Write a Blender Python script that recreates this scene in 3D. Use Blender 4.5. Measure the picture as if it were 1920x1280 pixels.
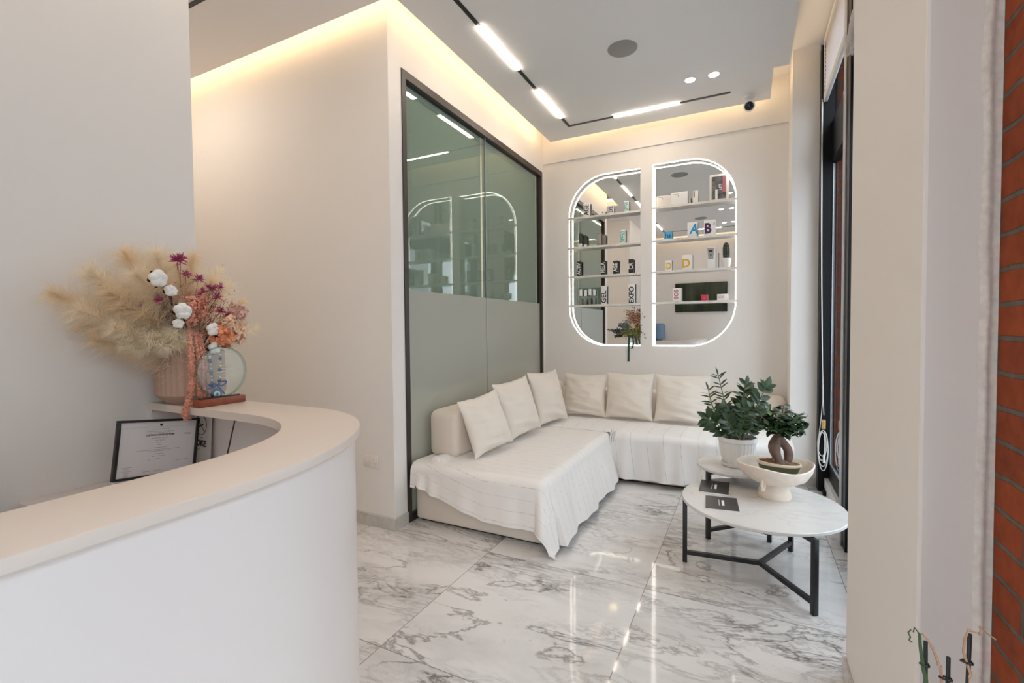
import bpy, bmesh, math, random
from mathutils import Vector, Matrix, noise
PI = math.pi
SC = bpy.context.scene
COL = SC.collection
for o in list(bpy.data.objects): bpy.data.objects.remove(o)
rnd = random.Random(7)

# ------------------------------------------------------------------ materials
def new_mat(name):
    m = bpy.data.materials.new(name); m.use_nodes = True
    nt = m.node_tree; b = nt.nodes['Principled BSDF']
    return m, nt, b
def pmat(name, col, rough=0.5, metal=0.0, bump=0.0, bscale=200.0, spec=0.5, sheen=0.0, var=0.0, vscale=6.0, coat=0.0):
    m, nt, b = new_mat(name)
    b.inputs['Base Color'].default_value = (*col, 1)
    b.inputs['Roughness'].default_value = rough
    b.inputs['Metallic'].default_value = metal
    b.inputs['Specular IOR Level'].default_value = spec
    if sheen: b.inputs['Sheen Weight'].default_value = sheen
    if coat: b.inputs['Coat Weight'].default_value = coat; b.inputs['Coat Roughness'].default_value = 0.08
    tc = nt.nodes.new('ShaderNodeTexCoord')
    if bump:
        n = nt.nodes.new('ShaderNodeTexNoise'); n.inputs['Scale'].default_value = bscale; n.inputs['Detail'].default_value = 3
        bp = nt.nodes.new('ShaderNodeBump'); bp.inputs['Strength'].default_value = bump; bp.inputs['Distance'].default_value = 0.002
        nt.links.new(tc.outputs['Object'], n.inputs['Vector']); nt.links.new(n.outputs['Fac'], bp.inputs['Height'])
        nt.links.new(bp.outputs['Normal'], b.inputs['Normal'])
    if var:
        n = nt.nodes.new('ShaderNodeTexNoise'); n.inputs['Scale'].default_value = vscale; n.inputs['Detail'].default_value = 4
        r = nt.nodes.new('ShaderNodeValToRGB')
        r.color_ramp.elements[0].position = 0.3; r.color_ramp.elements[1].position = 0.7
        r.color_ramp.elements[0].color = (*[c*(1-var) for c in col], 1); r.color_ramp.elements[1].color = (*[min(1, c*(1+var)) for c in col], 1)
        nt.links.new(tc.outputs['Object'], n.inputs['Vector']); nt.links.new(n.outputs['Fac'], r.inputs['Fac'])
        nt.links.new(r.outputs['Color'], b.inputs['Base Color'])
    return m
def emat(name, col, strength):
    m, nt, b = new_mat(name)
    b.inputs['Base Color'].default_value = (*col, 1)
    b.inputs['Emission Color'].default_value = (*col, 1); b.inputs['Emission Strength'].default_value = strength
    return m
def glassmat(name, tint, refl=0.045, rough=0.0):
    """thin clear glass: tinted see-through with a mirror reflection that grows at grazing angles (both sides alike)"""
    m, nt, b = new_mat(name); nt.nodes.remove(b)
    out = nt.nodes['Material Output']
    t = nt.nodes.new('ShaderNodeBsdfTransparent'); t.inputs['Color'].default_value = (*tint, 1)
    g = nt.nodes.new('ShaderNodeBsdfGlossy'); g.inputs['Roughness'].default_value = rough
    lw = nt.nodes.new('ShaderNodeLayerWeight'); lw.inputs['Blend'].default_value = 0.5
    p5 = nt.nodes.new('ShaderNodeMath'); p5.operation = 'POWER'; p5.inputs[1].default_value = 5.0
    ma = nt.nodes.new('ShaderNodeMath'); ma.operation = 'MULTIPLY_ADD'; ma.inputs[1].default_value = 1-refl; ma.inputs[2].default_value = refl; ma.use_clamp = True
    mx = nt.nodes.new('ShaderNodeMixShader')
    nt.links.new(lw.outputs['Facing'], p5.inputs[0]); nt.links.new(p5.outputs[0], ma.inputs[0]); nt.links.new(ma.outputs[0], mx.inputs[0])
    nt.links.new(t.outputs[0], mx.inputs[1]); nt.links.new(g.outputs[0], mx.inputs[2])
    nt.links.new(mx.outputs[0], out.inputs['Surface'])
    return m
def filmmat(name, col, clear):
    m, nt, b = new_mat(name)
    out = nt.nodes['Material Output']
    b.inputs['Base Color'].default_value = (*col, 1); b.inputs['Roughness'].default_value = 0.42
    t = nt.nodes.new('ShaderNodeBsdfTransparent'); t.inputs['Color'].default_value = (0.9, 0.92, 0.9, 1)
    mx = nt.nodes.new('ShaderNodeMixShader'); mx.inputs[0].default_value = clear
    nt.links.new(b.outputs[0], mx.inputs[1]); nt.links.new(t.outputs[0], mx.inputs[2]); nt.links.new(mx.outputs[0], out.inputs['Surface'])
    return m
def translu(name, col, tcol, fac):
    m, nt, b = new_mat(name); out = nt.nodes['Material Output']
    b.inputs['Base Color'].default_value = (*col, 1); b.inputs['Roughness'].default_value = 0.8; b.inputs['Specular IOR Level'].default_value = 0.1
    t = nt.nodes.new('ShaderNodeBsdfTranslucent'); t.inputs['Color'].default_value = (*tcol, 1)
    mx = nt.nodes.new('ShaderNodeMixShader'); mx.inputs[0].default_value = fac
    nt.links.new(b.outputs[0], mx.inputs[1]); nt.links.new(t.outputs[0], mx.inputs[2]); nt.links.new(mx.outputs[0], out.inputs['Surface'])
    return m

def N(nt, kind, **kw):
    n = nt.nodes.new(kind)
    for k, v in kw.items():
        if k in n.inputs.keys(): n.inputs[k].default_value = v
        else: setattr(n, k, v)
    return n
def math_node(nt, op, a, b=None, clamp=False):
    n = nt.nodes.new('ShaderNodeMath'); n.operation = op; n.use_clamp = clamp
    for i, x in enumerate((a, b)):
        if x is None: continue
        if isinstance(x, (int, float)): n.inputs[i].default_value = x
        else: nt.links.new(x, n.inputs[i])
    return n.outputs[0]
def vein_layer(nt, vec, scale, warp, width, seed, mask_scale, mask_lo, mask_hi):
    """thin dark veins where a warped noise field crosses its mid value, gated by a broad mask"""
    add = N(nt, 'ShaderNodeVectorMath', operation='ADD'); nt.links.new(vec, add.inputs[0]); add.inputs[1].default_value = (seed, seed*1.7, seed*0.3)
    n1 = N(nt, 'ShaderNodeTexNoise', Scale=scale, Detail=7.0, Roughness=0.62, Distortion=warp); nt.links.new(add.outputs[0], n1.inputs['Vector'])
    d = math_node(nt, 'ABSOLUTE', math_node(nt, 'SUBTRACT', n1.outputs['Fac'], 0.5))
    v = math_node(nt, 'SUBTRACT', 1.0, math_node(nt, 'DIVIDE', d, width), True)
    v = math_node(nt, 'POWER', v, 1.4)
    n2 = N(nt, 'ShaderNodeTexNoise', Scale=mask_scale, Detail=3.0, Roughness=0.5); nt.links.new(add.outputs[0], n2.inputs['Vector'])
    mr = N(nt, 'ShaderNodeMapRange'); mr.inputs[1].default_value = mask_lo; mr.inputs[2].default_value = mask_hi
    nt.links.new(n2.outputs['Fac'], mr.inputs[0])
    return math_node(nt, 'MULTIPLY', v, mr.outputs[0])
def marble(name, base, dark, tiles=None, rough=0.06, scale=1.0, strength=1.0, stretch=(1, 2.6, 1), rot=-0.45):
    m, nt, b = new_mat(name)
    tc = N(nt, 'ShaderNodeTexCoord'); geo = N(nt, 'ShaderNodeNewGeometry')
    pos = geo.outputs['Position']
    vec = pos
    grout = None
    if tiles:
        x0, y0, px, py = tiles
        sx = N(nt, 'ShaderNodeSeparateXYZ'); nt.links.new(pos, sx.inputs[0])
        fx = math_node(nt, 'DIVIDE', math_node(nt, 'SUBTRACT', sx.outputs[0], x0), px)
        fy = math_node(nt, 'DIVIDE', math_node(nt, 'SUBTRACT', sx.outputs[1], y0), py)
        ix = math_node(nt, 'FLOOR', fx); iy = math_node(nt, 'FLOOR', fy)
        dx = math_node(nt, 'ABSOLUTE', math_node(nt, 'SUBTRACT', math_node(nt, 'FRACT', fx), 0.5))
        dy = math_node(nt, 'ABSOLUTE', math_node(nt, 'SUBTRACT', math_node(nt, 'FRACT', fy), 0.5))
        mx = math_node(nt, 'MAXIMUM', dx, dy)
        grout = math_node(nt, 'GREATER_THAN', mx, 0.5 - 0.0017/px)
        cx = N(nt, 'ShaderNodeCombineXYZ')
        nt.links.new(math_node(nt, 'MULTIPLY', ix, 3.71), cx.inputs[0]); nt.links.new(math_node(nt, 'MULTIPLY', iy, 5.13), cx.inputs[1])
        nt.links.new(math_node(nt, 'ADD', math_node(nt, 'MULTIPLY', ix, 1.9), math_node(nt, 'MULTIPLY', iy, 2.7)), cx.inputs[2])
        ad = N(nt, 'ShaderNodeVectorMath', operation='ADD'); nt.links.new(pos, ad.inputs[0]); nt.links.new(cx.outputs[0], ad.inputs[1])
        vec = ad.outputs[0]
    mp = N(nt, 'ShaderNodeMapping'); mp.inputs['Rotation'].default_value = (0, 0, rot); mp.inputs['Scale'].default_value = tuple(s*scale for s in stretch)
    mp.vector_type = 'TEXTURE' if False else 'POINT'
    nt.links.new(vec, mp.inputs['Vector']); v = mp.outputs[0]
    a = vein_layer(nt, v, 1.3, 0.5, 0.024, 1.3, 0.9, 0.43, 0.58)
    c = vein_layer(nt, v, 2.6, 0.9, 0.055, 7.7, 1.0, 0.47, 0.66)
    d = vein_layer(nt, v, 6.0, 1.2, 0.075, 3.1, 1.1, 0.47, 0.68)
    cl = N(nt, 'ShaderNodeTexNoise', Scale=1.2, Detail=5.0, Roughness=0.6, Distortion=0.6); nt.links.new(v, cl.inputs['Vector'])
    clr = N(nt, 'ShaderNodeMapRange'); clr.inputs[1].default_value = 0.48; clr.inputs[2].default_value = 0.75; nt.links.new(cl.outputs['Fac'], clr.inputs[0])
    tot = math_node(nt, 'ADD', math_node(nt, 'MULTIPLY', a, 0.75), math_node(nt, 'ADD', math_node(nt, 'MULTIPLY', c, 0.55), math_node(nt, 'MULTIPLY', d, 0.6)))
    tot = math_node(nt, 'ADD', tot, math_node(nt, 'MULTIPLY', clr.outputs[0], 0.26))
    tot = math_node(nt, 'MULTIPLY', tot, strength, True)
    mix = N(nt, 'ShaderNodeMix', data_type='RGBA'); nt.links.new(tot, mix.inputs[0])
    mix.inputs[6].default_value = (*base, 1); mix.inputs[7].default_value = (*dark, 1)
    colr = mix.outputs[2]
    if grout is not None:
        g = N(nt, 'ShaderNodeMix', data_type='RGBA'); nt.links.new(grout, g.inputs[0]); nt.links.new(colr, g.inputs[6]); g.inputs[7].default_value = (0.27, 0.25, 0.235, 1)
        colr = g.outputs[2]
    nt.links.new(colr, b.inputs['Base Color'])
    b.inputs['Roughness'].default_value = rough
    return m
def brickmat():
    m, nt, b = new_mat('brick')
    geo = N(nt, 'ShaderNodeNewGeometry')
    sx = N(nt, 'ShaderNodeSeparateXYZ'); nt.links.new(geo.outputs['Position'], sx.inputs[0])
    cx = N(nt, 'ShaderNodeCombineXYZ')
    nt.links.new(math_node(nt, 'ADD', sx.outputs[1], math_node(nt, 'ADD', sx.outputs[0], 0.053)), cx.inputs[0]); nt.links.new(math_node(nt, 'ADD', sx.outputs[2], 0.018), cx.inputs[1])
    wob = N(nt, 'ShaderNodeTexNoise', Scale=14.0, Detail=3.0); nt.links.new(geo.outputs['Position'], wob.inputs['Vector'])
    wv = N(nt, 'ShaderNodeVectorMath', operation='MULTIPLY_ADD'); nt.links.new(wob.outputs['Color'], wv.inputs[0]); wv.inputs[1].default_value = (0.012, 0.012, 0); nt.links.new(cx.outputs[0], wv.inputs[2])
    br = N(nt, 'ShaderNodeTexBrick'); nt.links.new(wv.outputs[0], br.inputs['Vector'])
    br.inputs['Color1'].default_value = (0.30, 0.068, 0.026, 1); br.inputs['Color2'].default_value = (0.24, 0.055, 0.024, 1); br.inputs['Mortar'].default_value = (0.13, 0.115, 0.095, 1)
    br.inputs['Scale'].default_value = 1.0; br.inputs['Brick Width'].default_value = 0.23; br.inputs['Row Height'].default_value = 0.0655; br.inputs['Mortar Size'].default_value = 0.0052; br.inputs['Mortar Smooth'].default_value = 0.2
    n = N(nt, 'ShaderNodeTexNoise', Scale=28.0, Detail=6.0); nt.links.new(geo.outputs['Position'], n.inputs['Vector'])
    mul = N(nt, 'ShaderNodeMix', data_type='RGBA', blend_type='MULTIPLY'); mul.inputs[0].default_value = 0.55
    rp = N(nt, 'ShaderNodeMapRange'); rp.inputs[1].default_value = 0.3; rp.inputs[2].default_value = 0.7; rp.inputs[3].default_value = 0.65; rp.inputs[4].default_value = 1.25
    nt.links.new(n.outputs['Fac'], rp.inputs[0]); nt.links.new(br.outputs['Color'], mul.inputs[6]); nt.links.new(rp.outputs[0], mul.inputs[7])
    nt.links.new(mul.outputs[2], b.inputs['Base Color'])
    h = math_node(nt, 'ADD', math_node(nt, 'MULTIPLY', br.outputs['Fac'], -1.0), math_node(nt, 'MULTIPLY', n.outputs['Fac'], 0.35))
    bp = N(nt, 'ShaderNodeBump', Strength=0.9, Distance=0.006); nt.links.new(h, bp.inputs['Height']); nt.links.new(bp.outputs[0], b.inputs['Normal'])
    b.inputs['Roughness'].default_value = 0.9; b.inputs['Specular IOR Level'].default_value = 0.15
    return m
def stripemat(name, base, line, pitch, width, axis, bump=0.25):
    """woven cotton with thin woven lines, placed by the cloth's own uv coordinates (metres)"""
    m, nt, b = new_mat(name)
    uv = N(nt, 'ShaderNodeUVMap'); uv.uv_map = 'UVMap'
    sx = N(nt, 'ShaderNodeSeparateXYZ'); nt.links.new(uv.outputs[0], sx.inputs[0])
    f = math_node(nt, 'FRACT', math_node(nt, 'DIVIDE', sx.outputs[axis], pitch))
    d = math_node(nt, 'ABSOLUTE', math_node(nt, 'SUBTRACT', f, 0.5))
    l = math_node(nt, 'LESS_THAN', d, width/pitch/2)
    n = N(nt, 'ShaderNodeTexNoise', Scale=24.0, Detail=3.0); nt.links.new(uv.outputs[0], n.inputs['Vector'])
    mr = N(nt, 'ShaderNodeMapRange'); mr.inputs[1].default_value = 0.35; mr.inputs[2].default_value = 0.62; nt.links.new(n.outputs['Fac'], mr.inputs[0])
    l = math_node(nt, 'MULTIPLY', l, mr.outputs[0])
    mix = N(nt, 'ShaderNodeMix', data_type='RGBA'); nt.links.new(l, mix.inputs[0]); mix.inputs[6].default_value = (*base, 1); mix.inputs[7].default_value = (*line, 1)
    nt.links.new(mix.outputs[2], b.inputs['Base Color'])
    b.inputs['Roughness'].default_value = 0.9; b.inputs['Sheen Weight'].default_value = 0.15; b.inputs['Specular IOR Level'].default_value = 0.15
    mp = N(nt, 'ShaderNodeMapping'); mp.inputs['Scale'].default_value = (30, 260, 1) if axis == 0 else (260, 30, 1); nt.links.new(uv.outputs[0], mp.inputs['Vector'])
    n2 = N(nt, 'ShaderNodeTexNoise', Scale=1.0, Detail=3.0); nt.links.new(mp.outputs[0], n2.inputs['Vector'])
    bp = N(nt, 'ShaderNodeBump', Strength=bump, Distance=0.002); nt.links.new(n2.outputs['Fac'], bp.inputs['Height']); nt.links.new(bp.outputs[0], b.inputs['Normal'])
    return m

WALL = pmat('wall_paint', (0.80, 0.765, 0.73), 0.7, bump=0.03, bscale=320, spec=0.25)
CEIL = pmat('ceiling_paint', (0.86, 0.835, 0.815), 0.8, spec=0.2)
FLOOR = marble('marble_floor', (0.72, 0.695, 0.675), (0.20, 0.175, 0.165), tiles=(-0.432, 2.253, 0.853, 0.868), rough=0.055)
SKIRT = marble('marble_skirting', (0.58, 0.55, 0.51), (0.36, 0.33, 0.31), rough=0.15, scale=2.2, strength=0.8)
TOPM = marble('marble_table_top', (0.68, 0.655, 0.63), (0.33, 0.30, 0.28), rough=0.22, scale=1.3, strength=0.33, rot=0.6)
SHELFM = marble('marble_shelf', (0.80, 0.77, 0.72), (0.30, 0.27, 0.24), rough=0.2, scale=3.0, strength=0.6, rot=0.5, stretch=(1, 2.0, 2.0))
BRICK = brickmat()
PLASTER = pmat('rough_plaster', (0.72, 0.67, 0.62), 0.95, bump=0.6, bscale=120, var=0.10, vscale=60, spec=0.1)
BLACK = pmat('black_metal', (0.012, 0.012, 0.014), 0.38)
WFRAME = pmat('black_window_frame', (0.006, 0.0065, 0.008), 0.4, spec=0.2)
BROWNF = pmat('dark_bronze_frame', (0.035, 0.026, 0.022), 0.45)
LACQ = pmat('white_lacquer', (0.79, 0.725, 0.69), 0.38, coat=0.1)
LACQT = pmat('white_counter_top', (0.72, 0.625, 0.55), 0.32)
WHITE = pmat('white_plastic', (0.82, 0.81, 0.80), 0.4)
CARD = pmat('white_card', (0.84, 0.82, 0.79), 0.55)
CARDW = pmat('warm_white_card', (0.80, 0.73, 0.66), 0.55)
INK = pmat('black_ink', (0.012, 0.012, 0.012), 0.5)
GREYINK = pmat('grey_ink', (0.30, 0.28, 0.28), 0.6)
TEAL = pmat('teal_ink', (0.03, 0.42, 0.33), 0.5)
CYAN = pmat('cyan_ink', (0.01, 0.33, 0.62), 0.5)
CYANB = pmat('cyan_card', (0.08, 0.45, 0.68), 0.5)
NAVY = pmat('navy_ink', (0.02, 0.05, 0.20), 0.5)
PURPLE = pmat('purple_ink', (0.06, 0.015, 0.08), 0.5)
YELLOW = pmat('yellow_ink', (0.72, 0.42, 0.03), 0.5)
REDINK = pmat('red_ink', (0.50, 0.02, 0.05), 0.5)
REDCARD = pmat('red_card', (0.62, 0.02, 0.06), 0.45)
PINKINK = pmat('pink_ink', (0.45, 0.16, 0.20), 0.6)
GREYCARD = pmat('grey_card', (0.32, 0.30, 0.28), 0.5)
OLIVE = pmat('olive_card', (0.22, 0.20, 0.15), 0.5)
SOFAF = pmat('cream_upholstery', (0.74, 0.655, 0.565), 0.85, bump=0.12, bscale=900, sheen=0.2, spec=0.2)
PILLOW = pmat('cream_cushion_cotton', (0.77, 0.695, 0.61), 0.9, bump=0.15, bscale=700, sheen=0.25, spec=0.15)
THROW_A = stripemat('striped_throw_cotton', (0.82, 0.78, 0.745), (0.56, 0.53, 0.51), 0.072, 0.0032, 1)
THROW_B = stripemat('wide_striped_throw_cotton', (0.83, 0.80, 0.775), (0.52, 0.50, 0.49), 0.125, 0.0035, 0)
MIRROR = pmat('mirror_silver', (0.90, 0.91, 0.90), 0.0, metal=1.0)
LEDW = emat('led_cool_white', (1.0, 0.95, 0.87), 7.0)
LEDT = emat('track_lamp_white', (1.0, 0.85, 0.70), 44.0)
LEDD = emat('downlight_white', (1.0, 0.95, 0.88), 12.0)
GLASS = glassmat('clear_glass', (0.96, 0.98, 0.97), refl=0.045)
PGLASS = glassmat('partition_glass', (0.80, 0.86, 0.83), refl=0.045)
WGLASS = glassmat('shop_window_glass', (0.94, 0.97, 0.98), refl=0.045)
FILM = filmmat('frosted_film', (0.50, 0.50, 0.44), 0.30)
BLINDIN = translu('grey_blind_fabric', (0.60, 0.63, 0.585), (0.6, 0.62, 0.58), 0.35)
BLINDW = translu('white_roman_blind', (0.80, 0.77, 0.76), (0.85, 0.80, 0.79), 0.55)
CORDW = pmat('white_cord', (0.75, 0.73, 0.70), 0.6)
WOODT = pmat('tassel_wood', (0.50, 0.30, 0.12), 0.5, var=0.2, vscale=60)
ALU = pmat('aluminium_trim', (0.42, 0.43, 0.46), 0.35, metal=0.7)
SPKG = pmat('speaker_grille', (0.34, 0.33, 0.315), 0.7, bump=0.6, bscale=900)
VASEM = pmat('beige_vase', (0.50, 0.33, 0.245), 0.6, bump=0.05)
PAMPAS = translu('pampas_straw', (0.92, 0.79, 0.60), (0.92, 0.79, 0.60), 0.45)
PAMPASL = translu('pampas_pale', (0.95, 0.86, 0.71), (0.95, 0.86, 0.71), 0.45)
BUNNY = translu('bunny_tail_beige', (0.96, 0.89, 0.74), (0.95, 0.87, 0.72), 0.4)
LILAC = translu('dusty_lilac', (0.50, 0.34, 0.31), (0.5, 0.34, 0.31), 0.3)
COTTON = pmat('cotton_white', (0.86, 0.83, 0.79), 0.95, bump=0.5, bscale=90, spec=0.05)
HUSK = pmat('dry_husk_brown', (0.06, 0.022, 0.015), 0.7)
FUCHSIA = pmat('fuchsia_petals', (0.36, 0.035, 0.13), 0.7)
CORAL = pmat('coral_amaranth', (0.78, 0.34, 0.24), 0.8, var=0.35, vscale=120)
PEACH = pmat('peach_hydrangea', (0.86, 0.55, 0.38), 0.8, var=0.3, vscale=60)
ORANGE = pmat('orange_hydrangea', (0.85, 0.30, 0.14), 0.8, var=0.3, vscale=60)
PINKB = pmat('pink_berry', (0.62, 0.20, 0.16), 0.8)
BLUEBEAD = pmat('blue_glass_bead', (0.015, 0.035, 0.16), 0.15)
BLUERIB = pmat('blue_ribbon', (0.015, 0.05, 0.26), 0.5)
LBLUE = pmat('light_blue_glass', (0.35, 0.62, 0.75), 0.2)
SILVER = pmat('silver_bead', (0.55, 0.55, 0.56), 0.25, metal=1.0)
TGLASS = glassmat('trophy_glass', (0.93, 0.97, 0.95), refl=0.045)
TEDGE = glassmat('trophy_edge_glass', (0.62, 0.80, 0.76), refl=0.045)
REDWOOD = pmat('red_mahogany', (0.24, 0.055, 0.022), 0.35, var=0.25, vscale=40)
PAPER = pmat('certificate_paper', (0.72, 0.70, 0.71), 0.35)
ACRY = pmat('sign_card_pale', (0.60, 0.56, 0.53), 0.35)
LEAFZ = pmat('dark_glossy_leaf', (0.024, 0.052, 0.014), 0.36, var=0.4, vscale=30)
LEAFB = pmat('ficus_leaf', (0.032, 0.066, 0.024), 0.36, var=0.45, vscale=40)
LEAFL = pmat('young_leaf', (0.10, 0.18, 0.04), 0.4)
STEMZ = pmat('green_stem', (0.10, 0.13, 0.05), 0.5)
SOIL = pmat('dark_soil', (0.035, 0.018, 0.011), 0.95, bump=1.0, bscale=120)
POTW = pmat('white_ceramic', (0.80, 0.775, 0.745), 0.35)
STONE = pmat('cream_stoneware', (0.80, 0.70, 0.60), 0.7, bump=0.2, bscale=160, var=0.06, vscale=30)
OLIVEPOT = pmat('olive_glazed_pot', (0.075, 0.075, 0.035), 0.28)
CREAMRIM = pmat('cream_glaze', (0.70, 0.60, 0.46), 0.4)
GRAVEL = pmat('brown_bark_chips', (0.22, 0.105, 0.045), 0.9, var=0.5, vscale=70)
TRUNK = pmat('ficus_bark', (0.165, 0.10, 0.075), 0.75, bump=0.4, bscale=90, var=0.25, vscale=25)
BROCH = pmat('dark_brochure_cover', (0.035, 0.034, 0.034), 0.35, var=0.35, vscale=9)
CACTUS = pmat('cactus_green', (0.010, 0.022, 0.012), 0.6)
CSPINE = pmat('cactus_spines', (0.45, 0.45, 0.40), 0.7)
TVB = pmat('tv_black', (0.008, 0.008, 0.009), 0.2)
WATER = pmat('blue_water_bottle', (0.16, 0.27, 0.42), 0.15)
OSTEM = pmat('orchid_green_stem', (0.045, 0.085, 0.025), 0.5)
OSTEMD = pmat('orchid_dry_stem', (0.42, 0.24, 0.14), 0.7)
DKGREEN = pmat('dark_green_ribbon', (0.010, 0.045, 0.032), 0.45)
EUCA = pmat('eucalyptus_leaf', (0.10, 0.15, 0.12), 0.7)
OLIVEG = pmat('olive_flower', (0.20, 0.19, 0.06), 0.8, var=0.3, vscale=90)
NAVYG = pmat('dark_blue_leaf', (0.018, 0.028, 0.032), 0.6)
RUST = pmat('rust_dried_flower', (0.34, 0.13, 0.075), 0.8, var=0.3, vscale=90)
CREAMF = pmat('cream_flower', (0.66, 0.52, 0.32), 0.8)
PAVE = pmat('street_paving', (0.30, 0.30, 0.31), 0.9, var=0.15, vscale=3)
FACADE = pmat('pale_facade', (0.62, 0.60, 0.58), 0.9, var=0.08, vscale=2)
HIDW = pmat('back_room_paint', (0.45, 0.40, 0.34), 0.8)

def tvmat():
    m, nt, b = new_mat('tv_forest_picture')
    tc = N(nt, 'ShaderNodeTexCoord')
    mp = N(nt, 'ShaderNodeMapping'); mp.inputs['Scale'].default_value = (9, 1.2, 1.2); nt.links.new(tc.outputs['Object'], mp.inputs[0])
    n = N(nt, 'ShaderNodeTexNoise', Scale=1.6, Detail=5.0); nt.links.new(mp.outputs[0], n.inputs['Vector'])
    r = N(nt, 'ShaderNodeValToRGB'); nt.links.new(n.outputs['Fac'], r.inputs['Fac'])
    r.color_ramp.elements[0].position = 0.40; r.color_ramp.elements[0].color = (0.002, 0.003, 0.003, 1)
    r.color_ramp.elements[1].position = 0.78; r.color_ramp.elements[1].color = (0.04, 0.10, 0.012, 1)
    b.inputs['Base Color'].default_value = (0.004, 0.004, 0.004, 1); b.inputs['Roughness'].default_value = 0.15
    nt.links.new(r.outputs['Color'], b.inputs['Emission Color']); b.inputs['Emission Strength'].default_value = 0.22
    return m
TVPIC = tvmat()

# ------------------------------------------------------------------ object helpers
WL = {}
def _mesh(name, verts, faces, mat, smooth=40, uvs=None):
    me = bpy.data.meshes.new(name)
    me.from_pydata([tuple(v) for v in verts], [], faces)
    if uvs:
        l = me.uv_layers.new(name='UVMap')
        for lp in me.loops: l.data[lp.index].uv = uvs[lp.vertex_index]
    bm = bmesh.new(); bm.from_mesh(me); bmesh.ops.recalc_face_normals(bm, faces=bm.faces); bm.to_mesh(me); bm.free()
    me.materials.append(mat)
    if smooth:
        me.shade_smooth(); me.set_sharp_from_angle(angle=math.radians(smooth))
    return me
class MB:
    def __init__(s): s.v = []; s.f = []
    def add(s, verts, faces):
        o = len(s.v); s.v += [Vector(v) for v in verts]; s.f += [tuple(i+o for i in f) for f in faces]; return s
    def box(s, x0, x1, y0, y1, z0, z1, bev=0.0, seg=2, M=None):
        bm = bmesh.new()
        vs = [bm.verts.new((x, y, z)) for x in (x0, x1) for y in (y0, y1) for z in (z0, z1)]
        for f in ((0,1,3,2), (4,6,7,5), (0,4,5,1), (2,3,7,6), (0,2,6,4), (1,5,7,3)): bm.faces.new([vs[i] for i in f])
        if bev: bmesh.ops.bevel(bm, geom=bm.edges[:], offset=min(bev, 0.49*min(x1-x0, y1-y0, z1-z0)), segments=seg, profile=0.5, affect='EDGES')
        bm.verts.index_update()
        vv = [v.co.copy() for v in bm.verts]
        if M: vv = [M @ v for v in vv]
        s.add(vv, [[v.index for v in f.verts] for f in bm.faces]); bm.free(); return s
    def lathe(s, prof, c, n=48, rf=None, cap=True, M=None):
        """prof: list of (r, z); rf(angle, i, r) -> radius"""
        vs = []; fs = []
        for i, (r, z) in enumerate(prof):
            for k in range(n):
                a = 2*PI*k/n; rr = rf(a, i, r) if rf else r
                v = Vector((rr*math.cos(a), rr*math.sin(a), z)); v = (M @ v) if M else v
                vs.append(v + Vector(c))
        for i in range(len(prof)-1):
            for k in range(n):
                k2 = (k+1) % n; fs.append((i*n+k, i*n+k2, (i+1)*n+k2, (i+1)*n+k))
        if cap:
            fs.append(tuple(range(n-1, -1, -1))); fs.append(tuple((len(prof)-1)*n+k for k in range(n)))
        return s.add(vs, fs)
    def tube(s, pts, r, n=8, closed=False, cap=True):
        pts = [Vector(p) for p in pts]; m = len(pts)
        rs = r if isinstance(r, (list, tuple)) else [r]*m
        vs = []; fs = []; up = None
        for i, p in enumerate(pts):
            if closed: t = pts[(i+1) % m] - pts[i-1]
            else: t = pts[min(i+1, m-1)] - pts[max(i-1, 0)]
            t = t.normalized() if t.length > 1e-9 else Vector((0, 0, 1))
            if up is None:
                up = Vector((0, 0, 1)) if abs(t.z) < 0.9 else Vector((1, 0, 0))
            a = t.cross(up)
            if a.length < 1e-6: a = t.cross(Vector((0.3, 0.9, 0.2)))
            a.normalize(); b = a.cross(t).normalized(); up = b
            for k in range(n):
                w = 2*PI*k/n; vs.append(p + a*(rs[i]*math.cos(w)) + b*(rs[i]*math.sin(w)))
        for i in range(m if closed else m-1):
            j = (i+1) % m
            for k in range(n):
                k2 = (k+1) % n; fs.append((i*n+k, i*n+k2, j*n+k2, j*n+k))
        if cap and not closed: fs.append(tuple(range(n-1, -1, -1))); fs.append(tuple((m-1)*n+k for k in range(n)))
        return s.add(vs, fs)
    def bar(s, p, q, w, h):
        """rectangular bar between two points"""
        p = Vector(p); q = Vector(q); t = (q-p).normalized(); a = t.cross(Vector((0, 0, 1)))
        if a.length < 1e-5: a = Vector((1, 0, 0))
        a.normalize(); b = a.cross(t)
        vs = [o + a*(i*w/2) + b*(j*h/2) for o in (p, q) for i, j in ((-1,-1), (1,-1), (1,1), (-1,1))]
        return s.add(vs, [(0,1,2,3), (7,6,5,4), (0,4,5,1), (1,5,6,2), (2,6,7,3), (3,7,4,0)])
    def prism(s, poly, z0, z1):
        n = len(poly); vs = [(x, y, z0) for x, y in poly] + [(x, y, z1) for x, y in poly]
        return s.add(vs, [tuple(range(n-1, -1, -1)), tuple(range(n, 2*n))] + [(i, (i+1) % n, n+(i+1) % n, n+i) for i in range(n)])
    def prism_y(s, poly, y0, y1):
        n = len(poly); vs = [(x, y0, z) for x, z in poly] + [(x, y1, z) for x, z in poly]
        return s.add(vs, [tuple(range(n-1, -1, -1)), tuple(range(n, 2*n))] + [(i, (i+1) % n, n+(i+1) % n, n+i) for i in range(n)])
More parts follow.
